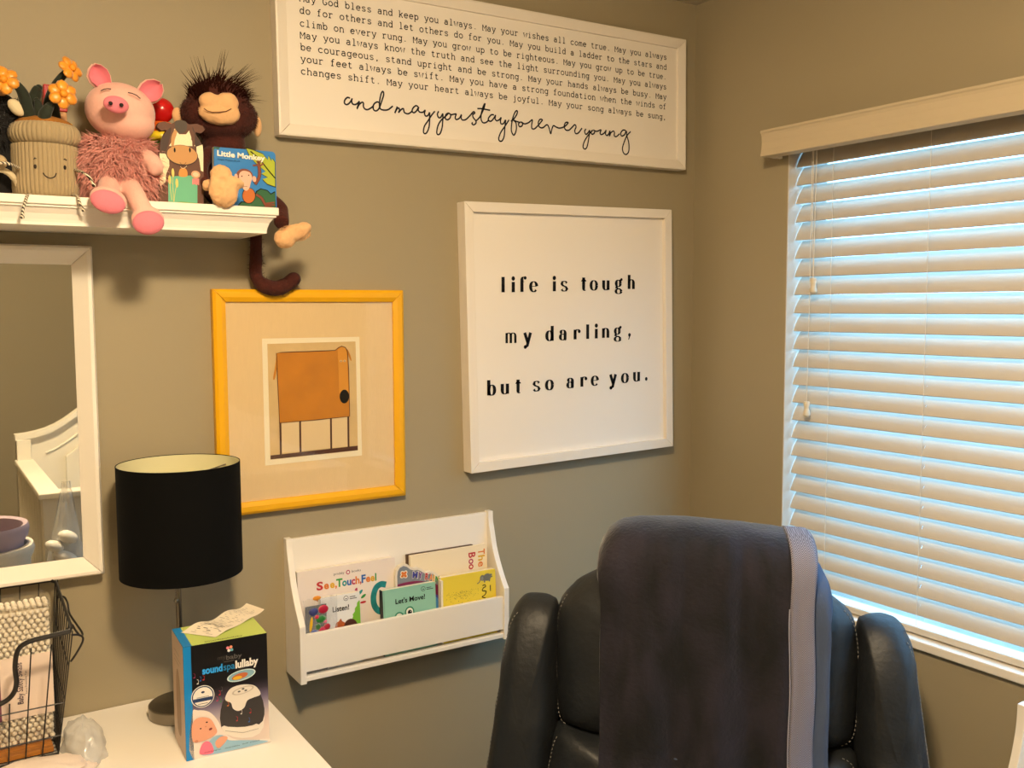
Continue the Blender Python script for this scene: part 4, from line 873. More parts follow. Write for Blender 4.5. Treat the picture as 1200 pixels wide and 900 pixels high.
# yellow book
t, pl, w, h = book('board_book', 'yellow book with a small grey elephant and speckles, front right of the rack', -.8085, -.6665, FB, 1.0455, -.070, .016, '#e8cf45')
MB().m(mat('book_pages', '#e8dfcc', .8)).box(-.8135, -.809, -.0702, -.056, FB, 1.041).build('page_edge', t)
rs = random.Random(3)
for _ in range(150):
    u, v = rs.gauss(.052, .022), h-.045-abs(rs.gauss(0, .014))+.008
    if .008 < u < .105 and v < h-.004: pl.ell(u, v, .0006, .0006, dgrey, 1, 6)
eg = mat('elephant_grey', '#6f6f66', .6, var=.3, vscale=300)
pl.ell(.1195, h-.0165, .0105, .0085, eg, 1); pl.ell(.1065, h-.0165, .0065, .0068, eg, 2); pl.ell(.1055, h-.0175, .0035, .005, mat('eg2', '#8a8a80', .6), 3, 12)
pl.curve([(.1015, h-.019), (.0985, h-.024), (.0955, h-.0265), (.092, h-.0275)], .0022, eg, 2)
for u, v, a, b in ((.112, h-.024, .0022, .0045), (.125, h-.023, .0022, .0048), (.130, h-.0165, .004, .002), (.129, h-.012, .004, .002)): pl.ell(u, v, a, b, eg, 2, 12)
pl.curve([(.106, h-.0345), (.112, h-.033), (.1145, h-.0375), (.108, h-.040), (.1055, h-.046), (.1155, h-.0485), (.112, h-.056), (.104, h-.060), (.113, h-.064)], .0021, ink, 1)
pl.rib([(.127, h-.036), (.127, h-.050)], .0024, dgrey, 1)
pl.build('cover_print', t)
# clear bag of bright finger toys in front of the small white book
bg_ = thing('clear_toy_bag', 'clear plastic pouch of bright little toys at the left end of the rack', 'bag', (-1.102, -.076, FB))
film = clear('clear_film', (.97, .97, .97, 1), .10, .12, .16)
def crumple(x0, x1, z0, z1, y, depth, nx=26, nz=22, amp=.003, seed=1, ragged=.006):
    vs = []; fs = []
    for j in range(nz+1):
        for i in range(nx+1):
            u, v = i/nx, j/nz
            n_ = noise.noise(Vector((u*6+seed, v*6, seed*3.1)))*amp+noise.noise(Vector((u*16+seed, v*15, 7)))*amp*.5
            edge = 4*u*(1-u)*min(1, (1-v)*3)
            vs.append((x0+(x1-x0)*u, y-depth*edge+n_, z0+(z1-z0)*v+(ragged*noise.noise(Vector((u*9+seed, 3, 1))) if j == nz else 0)))
    for j in range(nz):
        for i in range(nx): a = j*(nx+1)+i; fs.append((a, a+1, a+nx+2, a+nx+1))
    return vs, fs
vs, fs = crumple(-1.1345, -1.060, FB, 1.052, -.0695, .003, amp=.0022); MB().m(film).add(vs, fs).build('bag_film', bg_, smooth=True)
tc = ['#3a3f78', '#b01c3a', '#c91f4a', '#e0b01a', '#2c7a34', '#356a30', '#b0224a', '#a01a30', '#2f4a9a', '#4a8a2a', '#e06a8a', '#7a1a4a']
for i, (u, v, a, b, c, rot) in enumerate(((.019, .118, .013, .010, 0, 0), (.040, .120, .014, .011, 1, 0), (.026, .106, .006, .005, 2, 0), (.013, .092, .0042, .019, 3, 8), (.035, .100, .015, .010, 4, 0), (.028, .085, .008, .009, 5, 0), (.037, .078, .012, .007, 6, 0), (.047, .082, .010, .008, 7, 0), (.043, .094, .006, .005, 10, 0), (.020, .072, .012, .010, 8, 0), (.046, .068, .012, .010, 9, 0), (.030, .058, .02, .012, 11, 0))):
    q_ = MB().m(mat('toy'+tc[c][1:], tc[c], .35)).ell((-1.131+u, -.0705, FB+v+.010), (a*.8, .0032, b*.85), 14, 8, RY(rot)).build('finger_toy', bg_, smooth=True)
MB().m(mat('dark_card', '#1d2230', .6)).box(-1.129, -1.083, -.0678, -.0670, FB, FB+.140).build('backing_card', bg_)
MB().m(mat('orange_tab', '#d98a1e', .5)).ell((-1.1045, -.071, 1.0525), (.009, .002, .0048), 16, 8).build('orange_tab', bg_, smooth=True)

# ---------------------------------------------------------------- desk
DZ = .8876
dk = thing('dresser', 'white dresser with a flat top under the mirror, carrying lamp and boxes', 'dresser', (-2.0, -.25, 0))
DX1 = -1.2297
MB().m(white).box(-2.7, DX1, -.50, -.002, DZ-.025, DZ).build('dresser_top', dk, bevel=.002)
MB().m(white).box(-2.68, DX1-.02, -.47, -.002, .06, DZ-.0255).build('carcass', dk, bevel=.002)
for i in range(2):
    for j in range(3):
        xa = -2.66+i*.71; dr = MB().m(white).box(xa, xa+.69, -.488, -.4705, .08+j*.258, .325+j*.258).build('drawer', dk, bevel=.003)
        MB().m(mat('nickel', '#b5aea2', .3, metal=1)).ell((xa+.345, -.50, .2+j*.258), (.014, .012, .014), 14, 8).build('knob', dr, smooth=True)
for x in (-2.66, -1.28):
    for y in (-.45, -.04): MB().m(white).box(x-.02, x+.02, y-.02 if y < -.1 else y-.02, y+.02, 0, .0595).build('leg', dk)
# ---------------------------------------------------------------- lamp
nick = mat('brushed_nickel', '#8d8578', .32, metal=1, bump=.1, scale=300)
lp = thing('table_lamp', 'table lamp with black drum shade and brushed metal base on the dresser', 'lamp', (-1.392, -.120, DZ))
lx_, ly_ = -1.3865, -.1225
bc_ = (-1.387, -.102, DZ)
MB().m(nick).lathe(bc_, [(.0585, .0002), (.060, .002), (.060, .021), (.0575, .023), (.012, .0245), (.008, .027), (0, .027)], 56).build('lamp_base', lp, smooth=True, split=30)
MB().m(nick).tube([(-1.387, -.102, DZ+.02), (-1.387, -.102, 1.33)], .0055, 16).build('pole', lp, smooth=True, split=80)
shade = mat('black_shade_fabric', '#040404', .9, bump=.15, scale=900, spec=.15); lining = mat('shade_lining', '#d8d3a8', .7)
sx, sy, R_, a_, b_ = -1.383, -.1205, .1085, 1.1625, 1.3675
MB().m(shade).lathe((sx, sy, 0), [(R_+.001, a_), (R_+.0005, b_)], 72).v
def ring(mt, r1, r2, z0_, z1_, nm, par):
    mb = MB().m(mt); n = 72; vs = []
    for r, z in ((r1, z0_), (r1, z1_), (r2, z1_), (r2, z0_)):
        for j in range(n): a = 2*PI*j/n; vs.append((sx+r*math.cos(a), sy+r*math.sin(a), z))
    fs = []
    for i in range(4):
        for j in range(n): fs.append((i*n+j, i*n+(j+1) % n, ((i+1) % 4)*n+(j+1) % n, ((i+1) % 4)*n+j))
    return mb.add(vs, fs).build(nm, par, smooth=True, split=40)
sd_ = ring(shade, R_, R_-.0012, a_, b_, 'lamp_shade', lp)
ring(lining, R_-.0014, R_-.0022, a_+.001, b_-.001, 'shade_lining', sd_)
for k in range(3):
    a = 2*PI*k/3+.4; MB().m(nick).tube([(-1.387, -.102, 1.33), (sx+math.cos(a)*(R_-.003), sy+math.sin(a)*(R_-.003), 1.35)], .0015, 6).build('shade_spider', lp)
MB().m(mat('bulb_glass', '#e8e6dc', .3)).lathe((-1.387, -.102, 1.22), [(.0, .085), (.02, .08), (.03, .06), (.029, .045), (.015, .02), (.013, 0), (0, 0)], 20).build('bulb', lp, smooth=True)
mb = MB().m(nick); cx1, cy1 = at(206.3, 700, y=-.125).x, -.125
for i in range(30):
    z = 1.118+.0045*i
    if z < 1.25: mb.ell((cx1, cy1, z), (.0014,)*3, 8, 6)
mb.tube([(cx1, cy1, 1.116), (cx1, cy1, 1.252)], .0006, 5); mb.tube([(cx1, cy1, 1.252), (-1.388, -.104, 1.254)], .0012, 5)
pc = mb.build('pull_chain', lp, smooth=True); MB().m(nick).ell((cx1, cy1, 1.112), (.0048, .0048, .0055), 14, 10).build('chain_ball', pc, smooth=True)
# ---------------------------------------------------------------- product box
A0 = Vector((-1.4288, -.306, DZ+.0005)); UX = Vector((.1408, -.0066, 0)); UY = Vector((.0060, .105, 0)); HH = .1970
px_ = thing('toy_box_carton', 'black and blue sound machine carton with a printed baby, a receipt on top', 'carton', tuple(A0+UX*.5+UY*.5))
cards = mat('carton_black', '#060505', .4); cgrn = mat('carton_lime', '#b9c968', .4); cblu = mat('carton_blue', '#0b7cc0', .35); cpnk = mat('carton_side', '#c9b2a0', .45)
b4 = [A0, A0+UX, A0+UX+UY, A0+UY]; Z_ = Vector((0, 0, HH))
MB().m(cards).hexa(b4, [p+Z_ for p in b4]).build('carton', px_, bevel=.0006)
nF = -UY.normalized()
pl = Pl(A0, UX, (0, 0, 1), nF, .00022); W_ = UX.length
def fu(a, b):      # crop pixel to front-sheet metres
    u = (a-(150+(b-297)*.035))/(422); t = 297-(a-145)*.177; bb = 868-(a-165)*.232; v = (bb-b)/(bb-t); return u*W_, v*HH
g0 = [(0, '#050404'), (.40, '#0c080c'), (.48, '#352c38'), (.56, '#6b6078'), (.64, '#9a8f9c'), (.74, '#c2b0ac'), (.84, '#d3bfb4'), (1, '#d6c6ba')]
gm = bpy.data.materials.new('carton_front_print'); gm.use_nodes = True; nt = gm.node_tree
tcn = nt.nodes.new('ShaderNodeTexCoord'); sp = nt.nodes.new('ShaderNodeSeparateXYZ'); mr_ = nt.nodes.new('ShaderNodeMapRange'); cr = nt.nodes.new('ShaderNodeValToRGB')
mr_.inputs[1].default_value = HH; mr_.inputs[2].default_value = 0
nt.links.new(tcn.outputs['Object'], sp.inputs[0]); nt.links.new(sp.outputs[2], mr_.inputs[0]); nt.links.new(mr_.outputs[0], cr.inputs[0])
while len(cr.color_ramp.elements) < len(g0): cr.color_ramp.elements.new(.5)
for e, (p, c) in zip(cr.color_ramp.elements, g0): e.position = p; e.color = lin(c)
nt.links.new(cr.outputs[0], nt.nodes['Principled BSDF'].inputs[0]); nt.nodes['Principled BSDF'].inputs['Roughness'].default_value = .3
pl.poly([(W_*.09, .0002), (W_, .0002), (W_, HH-.0002), (W_*.09, HH-.0002)], gm, 1)
pl.poly([(0, 0), (W_*.09, 0), (W_*.09, HH), (0, HH)], cblu, 2)
for a, b, mt in ((370, 297, '#e07a8a'), (386, 292, '#e8906a'), (376, 310, '#e6e0d8'), (390, 306, '#5fa0b8')):
    pl.ell(*fu(a, b), .0026, .0026, mat('dot'+mt[1:], mt, .4), 3, 12)
gr = mat('print_mid_grey', '#5a5654', .5); lt = mat('print_pale', '#e3ddd2', .45)
u, v = fu(320, 360); pl.text('my', u, v, .0135, mat('print_deep_grey', '#3a3634', .5), 3, height=.0085)
u, v = fu(363, 357); pl.text('baby', u, v, .0265, gr, 3, height=.0085, bold=.01)
u, v = fu(352, 362); pl.rib([(u, v-.002), (u+.017, v-.002)], .001, gr, 3)
u, v = fu(245, 430); u1, _ = fu(407, 412); u2, _ = fu(526, 385)
pl.text('sound', u, v, (u1-u)*.62, mat('print_sky', '#2f9be8', .4), 3, height=.0125, bold=.04); pl.text('spa', u+(u1-u)*.65, v, (u1-u)*.35, mat('print_sky2', '#1c78b0', .4), 3, height=.0125, bold=.01)
pl.text('lullaby', u1+.0012, v, u2-u1-.001, lt, 3, height=.0135, bold=.04)
pl.ell(*fu(440, 434), .0245, .0095, mat('disc_pale', '#cfe0dc', .4), 3, 30, .1); pl.ell(*fu(440, 434), .0225, .0082, mat('disc_blue', '#7fa8b8', .4), 4, 30, .1); pl.ell(*fu(432, 438), .014, .0052, mat('disc_rust', '#b8643a', .4), 5, 20, .15); pl.ell(*fu(420, 446), .008, .003, YLW, 6, 16)
pl.ell(*fu(248, 540), .0192, .0192, lt, 3, 36); pl.ell(*fu(248, 540), .0180, .0180, mat('print_navy', '#16305a', .5), 4, 36); pl.ell(*fu(248, 540), .0162, .0162, lt, 5, 36)
u, v = fu(248, 555); pl.poly([(u-.0155, v-.003), (u+.0155, v-.003), (u+.0155, v+.003), (u-.0155, v+.003)], MATS['print_navy'], 6)
pl.ell(*fu(248, 518), .003, .002, MATS['print_navy'], 6, 10); pl.rib([(u-.01, v+.0045), (u+.01, v+.0045)], .0008, gr, 6); pl.rib([(u-.008, v-.007), (u+.008, v-.007)], .001, gr, 6)
body_m = mat('device_dark', '#2e2a2a', .4); dev = mat('device_white', '#dcd3c6', .4)
pl.poly([fu(*p) for p in ((338, 670), (344, 705), (360, 728), (400, 744), (450, 750), (500, 744), (536, 725), (555, 695), (561, 640), (450, 600))], dev, 4)
pl.poly([fu(*p) for p in ((362, 535), (346, 570), (336, 610), (333, 650), (340, 694), (354, 686), (372, 692), (420, 694), (460, 692), (500, 684), (518, 676), (532, 680), (552, 662), (560, 630), (560, 600), (552, 560), (538, 525), (500, 505), (400, 508))], body_m, 5)
pl.smooth([fu(*p) for p in ((360, 540), (385, 500), (440, 480), (500, 482), (530, 505), (537, 530), (500, 545), (470, 560), (455, 595), (425, 612), (398, 600), (388, 572), (362, 560))], dev, 6)
pl.ell(*fu(448, 508), .0190, .0062, mat('device_ring', '#b9ae9f', .4), 7, 26, .12); pl.ell(*fu(448, 508), .0160, .0048, dev, 8, 26, .12)
for p in ((428, 514), (462, 508), (448, 500)): pl.ell(*fu(*p), .0026, .0016, gr, 9, 10)
pl.rib([fu(360, 712), fu(450, 722)], .0006, gr, 6); pl.rib([fu(450, 722), fu(530, 700)], .0006, gr, 6)
for a, b, c in ((440, 620, lt), (486, 615, RED), (418, 655, RED), (480, 660, BLU), (205, 440, MAG), (235, 455, BLU), (222, 470, lt), (250, 450, RED), (340, 505, gr), (318, 555, MAG), (335, 560, GRN_), (330, 525, RED), (372, 580, ORG)):
    u, v = fu(a, b); pl.ell(u, v-.002, .0016, .0011, c, 7, 8); pl.rib([(u+.0013, v-.002), (u+.0013, v+.004)], .0005, c, 7); pl.rib([(u+.0013, v+.004), (u-.001, v+.0055)], .0006, c, 7)
bskin = mat('baby_skin_print', '#d99a7c', .5); blk = mat('blanket_print', '#8fb6cc', .5)
pl.smooth([fu(*p) for p in ((199, 855), (196, 630), (225, 610), (280, 618), (322, 660), (350, 715), (400, 752), (470, 762), (578, 752), (580, 770), (400, 812))], mat('bedding_print', '#e0d3c8', .5), 2)
pl.smooth([fu(*p) for p in ((265, 790), (300, 745), (345, 735), (380, 760), (450, 760), (545, 760), (575, 768), (420, 806), (250, 838))], blk, 3)
pl.smooth([fu(*p) for p in ((236, 830), (240, 790), (262, 765), (290, 775), (300, 822))], mat('pink_sleeve', '#e8708a', .5), 8)
pl.smooth([fu(*p) for p in ((310, 770), (340, 740), (372, 745), (355, 775), (325, 800))], bskin, 8)
pl.smooth([fu(*p) for p in ((194, 690), (210, 655), (245, 643), (285, 652), (310, 690), (318, 720), (290, 745), (245, 765), (205, 770), (196, 745))], bskin, 8)
pl.ell(*fu(237, 700), .0016, .0012, ink, 10, 10); pl.ell(*fu(267, 668), .0018, .0012, ink, 10, 10); pl.ell(*fu(286, 702), .003, .0021, mat('print_mouth', '#7a2a2a', .5), 10, 12, .4); pl.ell(*fu(262, 690), .0015, .0012, mat('baby_nose', '#c47f62', .5), 10, 8); pl.ell(*fu(217, 764), .003, .0024, mat('baby_nose', '#c47f62', .5), 10, 10)
for a, b, w_ in ((255, 824, .028), (358, 802, .025), (446, 780, .030)):
    u, v = fu(a, b); pl.text('sounds & projector' if a < 300 else ('sound machine' if a < 400 else 'sounds • projections'), u, v, w_, ink, 11, height=.0022)
pl.build('front_print', px_)
pl = Pl(A0+Z_, UX, UY, (0, 0, 1), .00022)
dd = UY.length; pl.poly([(0.0002, 0), (W_*.105, 0), (W_*.105, dd), (0.0002, dd)], cblu, 1); pl.poly([(W_*.105, 0), (W_, 0), (W_, dd), (W_*.105, dd)], cgrn, 1)
pl.text('soundspalullaby', .037, .006, .064, dgrey, 2, height=.006, bold=.01)
pl.build('top_print', px_)
nL = -UX.normalized(); pl = Pl(A0+UY, -UY, (0, 0, 1), nL, .00022)
pl.poly([(0, 0), (dd, 0), (dd, HH), (0, HH)], cpnk, 1)
pl.smooth([(.034, .03), (.030, .08), (.034, .125), (.050, .142), (.066, .125), (.072, .08), (.066, .03)], mat('side_oval', '#a0836a', .5, var=.15, vscale=40), 2)
for v, w_ in ((.17, .05), (.16, .06), (.152, .045)): pl.rib([(.02, v), (.02+w_, v)], .0016, mat('side_text', '#a5907e', .5), 2)
pl.build('side_print', px_)
# receipt
rp_ = mat('receipt_paper', '#e8dcc6', .6); ZT = DZ+HH+.0012
Rc = [at(a, b, z=ZT) for a, b in ((211.7, 741.7), (244.4, 748.9), (275.6, 741.7), (310, 717.2), (288.9, 710.9), (242.2, 722.8))]
c0, c1, c2, c3 = Rc[0], Rc[1]+(Rc[2]-Rc[1])*.25, Rc[3], Rc[4]
nx, ny = 30, 8; vs = []; fs = []
def rcp(u, v):
    p = (c0*(1-u)+c3*u)*(1-v)+(c1*(1-u)+c2*u)*v if 0 else (c0*(1-v)+c1*v)*(1-u)+(c3*(1-v)+c2*v)*u
    e = (abs(2*u-1))**4
    return p+Vector((0, 0, .0005+.0065*math.sin(u*PI*2.2)**2*(.3+.7*(1-v))+.004*e*(u > .5)))
for i in range(nx+1):
    for j in range(ny+1): vs.append(rcp(i/nx, j/ny))
for i in range(nx):
    for j in range(ny): a = i*(ny+1)+j; fs.append((a, a+1, a+ny+2, a+ny+1))
rc_ = thing('receipt', 'crumpled till receipt lying on top of the sound machine carton', 'receipt', tuple(rcp(.5, .5)-Vector((0, 0, .003))))
MB().m(rp_).add(vs, fs).build('paper', rc_, smooth=True)
mb = MB().m(gr); rs = random.Random(5)
for k in range(26):
    u = .05+.9*k/26; v = .1+rs.random()*.15; big = k in (2, 3, 6, 7)
    while v < .85:
        l = rs.uniform(.05, .2)*(1.5 if big else 1); h_ = .012 if big else .005
        up_ = Vector((0, 0, .0006)); mb.add([rcp(u, v)+up_, rcp(u, min(v+l, .92))+up_, rcp(u+h_, min(v+l, .92))+up_, rcp(u+h_, v)+up_], [(0, 1, 2, 3)]); v += l+rs.uniform(.04, .35)
mb.build('printed_lines', rc_)

# ---------------------------------------------------------------- wire basket and swabs
wire = mat('black_wire', '#15110f', .45)
bk_ = thing('wire_basket', 'black wire basket with a scooped front rim at the left end of the dresser', 'basket', (-1.72, -.11, DZ))
zt = DZ+.0025
XB0, XB1 = -1.86, -1.607; YB0, YB1 = -.160, -.050      # floor of the basket
XT0, XT1 = -1.89, -1.582; YT0, YT1 = -.200, -.028       # rim
ZB, ZF = 1.158, 1.112                                   # rim height, back and front
fl = [(XB0, YB0, zt), (XB1, YB0, zt), (XB1, YB1, zt), (XB0, YB1, zt)]
MB().m(wire).tube(fl, .0022, 8, closed=True).build('bottom_ring', bk_, smooth=True)
topb = [(XT0, YT0, ZF), (XT0, YT1, ZB), (XT1-.012, YT1, ZB), (XT1-.004, YT1-.010, ZB-.002), (XT1, YT0+.012, ZF+.002), (XT1-.004, YT0, ZF)]
fr = [(XT1-.004, YT0, ZF), (XT1-.03, YT0, ZF-.002), (-1.648, YT0+.001, ZF-.006), (-1.664, YT0+.004, ZF-.018), (-1.669, YT0+.008, ZF-.045), (-1.668, YT0+.011, ZF-.075), (-1.675, YT0+.014, ZF-.095), (-1.693, YT0+.015, ZF-.106), (-1.73, YT0+.016, ZF-.110), (-1.80, YT0+.016, ZF-.108)]
MB().m(wire).tube(topb, .0026, 8, flat=1.3).build('rim', bk_, smooth=True)
MB().m(wire).tube(catmull(fr, 5), .0040, 10, flat=1.0).build('front_rim', bk_, smooth=True)
def lerp(a, b, t): return Vector(a)*(1-t)+Vector(b)*t
n = 11
for i in range(n):                    # right-hand side
    t = i/(n-1); MB().m(wire).tube([lerp((XB1, YB0, zt), (XB1, YB1, zt), t), lerp((XT1, YT0, ZF), (XT1-.004, YT1, ZB), t)], .0011, 6).build('wire', bk_)
for q in (.22, .45, .72):
    MB().m(wire).tube([lerp((XB1, YB0, zt), (XT1, YT0, ZF), q), lerp((XB1, YB1, zt), (XT1, YT1, ZB), q)], .0011, 6).build('wire', bk_)
for i in range(11):                   # back and front
    x = lerp((XB0, 0, 0), (XB1, 0, 0), i/10).x; xt = lerp((XT0, 0, 0), (XT1, 0, 0), i/10).x
    MB().m(wire).tube([(x, YB1, zt), (xt, YT1, ZB)], .0011, 6).build('wire', bk_)
    f = .5 if x < -1.67 else .92
    if i < 10: MB().m(wire).tube([(x, YB0, zt), lerp((x, YB0, zt), (xt, YT0, ZF), f)], .0012, 6).build('wire', bk_)
for q in (.15, .42):
    MB().m(wire).tube([lerp((XB0, YB0, zt), (XT0, YT0, ZF), q), lerp((XB1, YB0, zt), (XT1, YT0, ZF), q)], .0012, 6).build('wire', bk_)
    MB().m(wire).tube([lerp((XB0, YB1, zt), (XT0, YT1, ZB), q), lerp((XB1, YB1, zt), (XT1, YT1, ZB), q)], .0012, 6).build('wire', bk_)
for q in (.12, .26, .4, .55, .7, .85): MB().m(wire).tube([lerp((XB0, YB0, zt), (XB0, YB1, zt), q), lerp((XB1, YB0, zt), (XB1, YB1, zt), q)], .0011, 6).build('wire', bk_)
hp = [(66, 701, -.05), (74, 699, -.055), (79, 706, -.07), (82, 720, -.08), (96, 741, -.13), (94, 745, -.14), (88, 738, -.145), (84, 732, -.15), (79, 737, -.16)]
MB().m(wire).tube(catmull(pth(hp, 0), 4), .0018, 8).build('handle', bk_, smooth=True)
hp = [(84, 744, -.19), (92, 744, -.185), (97, 747, -.18), (96, 754, -.18), (88, 768, -.17), (83, 775, -.165)]
MB().m(wire).tube(catmull(pth(hp, 0), 4), .0018, 8).build('handle', bk_, smooth=True)
wd_ = mat('basket_wood', '#a86a24', .5, var=.4, vscale=30, stretch=(1, 12, 12))
for i in range(5):
    y = YB0+.008+i*.0205
    MB().m(wd_).box(XB0+.006, XB1-.006, y, y+.017, zt+.0015, zt+.010).build('base_slat', bk_, bevel=.001)
# clear box of swabs
sw0, sw1, sy0, sy1 = -1.80, at(61, 760, y=-.118).x, -.122, -.062
zs0, zs1 = zt+.0105, at(58, 700, y=-.12).z
sb_ = thing('swab_box', 'clear box of cotton swabs with a pale label, standing in the wire basket', 'swab box', ((sw0+sw1)/2, (sy0+sy1)/2, zs0))
cb = clear('clear_box', (.97, .96, .94, 1), .07, .06, .03)
mb = MB().m(cb)
vs = [(sw0, sy0, zs0), (sw1, sy0, zs0), (sw1, sy1, zs0), (sw0, sy1, zs0), (sw0, sy0, zs1), (sw1, sy0, zs1), (sw1, sy1, zs1), (sw0, sy1, zs1)]
mb.add(vs, [(0, 1, 5, 4), (1, 2, 6, 5), (2, 3, 7, 6), (3, 0, 4, 7), (0, 1, 2, 3)]).build('clear_box', sb_)
MB().m(cb).box(sw0-.001, sw1+.001, sy0-.001, sy1+.001, zs1-.012, zs1-.0112).build('lid_line', sb_)
MB().m(cb).add([(sw1-.004, sy0, zs1-.02), (sw1-.004, sy1, zs1-.02), (sw1-.010, sy1-.02, zs1+.014), (sw1-.014, sy0+.02, zs1+.010)], [(0, 1, 2, 3)]).build('open_flap', sb_)
cot = mat('cotton', '#efe6d4', 1, bump=.6, scale=500, sheen=.3)
mb = MB().m(cot); r = .0048; j = 0; z = zs0+.006
while z < zs1-.014:
    x = sw1-.006-(.0048 if j % 2 else 0)
    while x > sw0+.005:
        mb.ell((x+random.gauss(0, .0006), sy0+.0055+random.gauss(0, .0006), z+random.gauss(0, .0005)), (.0043, .0055, .0043), 8, 6); x -= .0096
    y = sy0+.014
    while y < sy1-.005:
        mb.ell((sw1-.0055, y, z), (.0043, .0043, .0043), 8, 6); y += .0096
    z += .0083; j += 1
z = zs1-.012
for x in [sw1-.006-.0096*i for i in range(15)]:
    for y in (sy0+.012, sy0+.022, sy0+.032, sy0+.042): mb.ell((x, y, z+random.gauss(0, .001)), (.0043,)*3, 8, 6)
mb.m(cot).box(sw0+.004, sw1-.011, sy0+.011, sy1-.004, zs0+.002, zs1-.02)
tag(mb.build('cotton_swabs', sb_, smooth=True), kind='stuff')
la, lb = at(30, 840, y=sy0).z, at(30, 768, y=sy0).z
lab = MB().m(mat('swab_label', '#e6d2c2', .5)).box(sw0+.001, sw1-.0008, sy0-.0016, sy0-.0006, la, lb).build('label', sb_)
pl = Pl((0, sy0-.0017, 0), (1, 0, 0), (0, 0, 1), (0, -1, 0))
A_ = at(27.5, 824, y=sy0); B_ = at(24.5, 776, y=sy0)
pl.text('Baby Safety Swabs', A_.x, A_.z, B_.z-A_.z, mat('label_plum', '#3a2440', .5), 1, height=.0095, bold=.01, rot=PI/2)
A_ = at(32, 812, y=sy0); pl.text('Extra Protective Tips', A_.x, A_.z, .040, mat('label_plum', '#3a2440', .5), 1, height=.003, rot=PI/2)
A_ = at(2, 838, y=sy0); pl.rib([(A_.x-.006, la), (A_.x-.006, lb)], .012, mat('label_band', '#6a3550', .5), 1)
pl.build('label_lettering', sb_)
# plastic bag and pouch on the dresser
film2 = clear('milky_film', (.9, .9, .88, 1), .12, .2, .38)
def bag(name, label, cen, rx, ry, h_, mt, seed, thick=0, cat='bag'):
    vs = []; fs = []; n, m_ = 40, 16
    for j in range(m_+1):
        t = j/m_
        for i in range(n):
            a = 2*PI*i/n; q = (max(0, math.cos(t*PI/2))**.8)*(1+.22*noise.noise(Vector((math.cos(a)*2.2+seed, math.sin(a)*2.2, t*3)))+.08*noise.noise(Vector((math.cos(a)*6+seed, math.sin(a)*6, t*8))))
            vs.append((cen[0]+rx*q*math.cos(a), cen[1]+ry*q*math.sin(a), cen[2]+.0008+h_*math.sin(t*PI/2)*(1+.35*(1-t)*noise.noise(Vector((math.cos(a)*2+seed, math.sin(a)*2, 5)))+.25*(1-t*t)*noise.noise(Vector((math.cos(a)*5+seed, math.sin(a)*5, t*6))))))
    for j in range(m_):
        for i in range(n): fs.append((j*n+i, j*n+(i+1) % n, (j+1)*n+(i+1) % n, (j+1)*n+i))
    fs.append(tuple(range(n)))
    o = MB().m(mt).add(vs, fs).build(name, smooth=True, loc=cen, split=70); return tag(o, label, cat)
c_ = at(92, 872, z=DZ)
bag('plastic_bag', 'crumpled translucent plastic bag on the dresser, right of the wire basket', (-1.568, -.165, DZ), .034, .075, .048, film2, 9)
bag('fabric_pouch', 'pale pink-white pouch lying in front of the wire basket, bottom left corner', (-1.68, -.246, DZ), .12, .055, .030, mat('pouch_cloth', '#dfcfc2', .8, bump=.5, scale=300), 11, cat='pouch')
# ---------------------------------------------------------------- recliner
AR = math.radians(43); OR = Vector((-.50, -.575, 0))
rc = thing('recliner', 'dark blue-grey leather recliner with stitched wings in the corner', 'armchair', tuple(OR), -AR)
# local axes: +x to the right as seen, -y towards the viewer
leather = mat('recliner_leather', '#1d2023', .52, bump=.8, scale=70, var=.25, vscale=14, bdist=.0016)
thread = mat('grey_thread', '#8d8a84', .7)
def puff(mb, outline, yc, df, db, rings=10, p=3.2, tilt=0, z_t=0):
    """cushion: outline in local (x, z), bulging df to the front and db to the back; returns a point-on-front function"""
    ol = [(q.x, q.y) for q in catmull([(a, b, 0) for a, b in outline], 5, True)]
    cx = sum(a for a, b in ol)/len(ol); cz = sum(b for a, b in ol)/len(ol); n = len(ol)
    def pt(i, s, sign):
        a, b = ol[i % n]; x = cx+(a-cx)*s; z = cz+(b-cz)*s; d = df if sign < 0 else db
        hgt = d*(max(0, 1-s**p))**(1/2.2)
        return Vector((x, yc+sign*hgt+tilt*(z-z_t), z))
    ss = [math.sin(PI/2*k/rings) for k in range(rings+1)]
    for sign in (-1, 1):
        vs = [pt(0, 0, sign)]; fs = []
        for k in range(1, rings+1): vs += [pt(i, ss[k], sign) for i in range(n)]
        for i in range(n): fs.append((0, 1+i, 1+(i+1) % n))
        for k in range(rings-1):
            a = 1+k*n
            for i in range(n): fs.append((a+i, a+(i+1) % n, a+n+(i+1) % n, a+n+i))
        mb.add(vs, fs)
    return pt, n, ol
def weld(o):
    bm = bmesh.new(); bm.from_mesh(o.data); bmesh.ops.remove_doubles(bm, verts=bm.verts, dist=.0004); bmesh.ops.recalc_face_normals(bm, faces=bm.faces)
    for f in bm.faces: f.smooth = True
    for v in bm.verts:      # creases of stretched leather
        n_ = noise.noise(Vector((v.co.x*9, v.co.y*9, v.co.z*22)))*.0034+noise.noise(Vector((v.co.x*40, v.co.y*40, v.co.z*70)))*.0012
        v.co += v.normal*n_
    bm.to_mesh(o.data); bm.free()
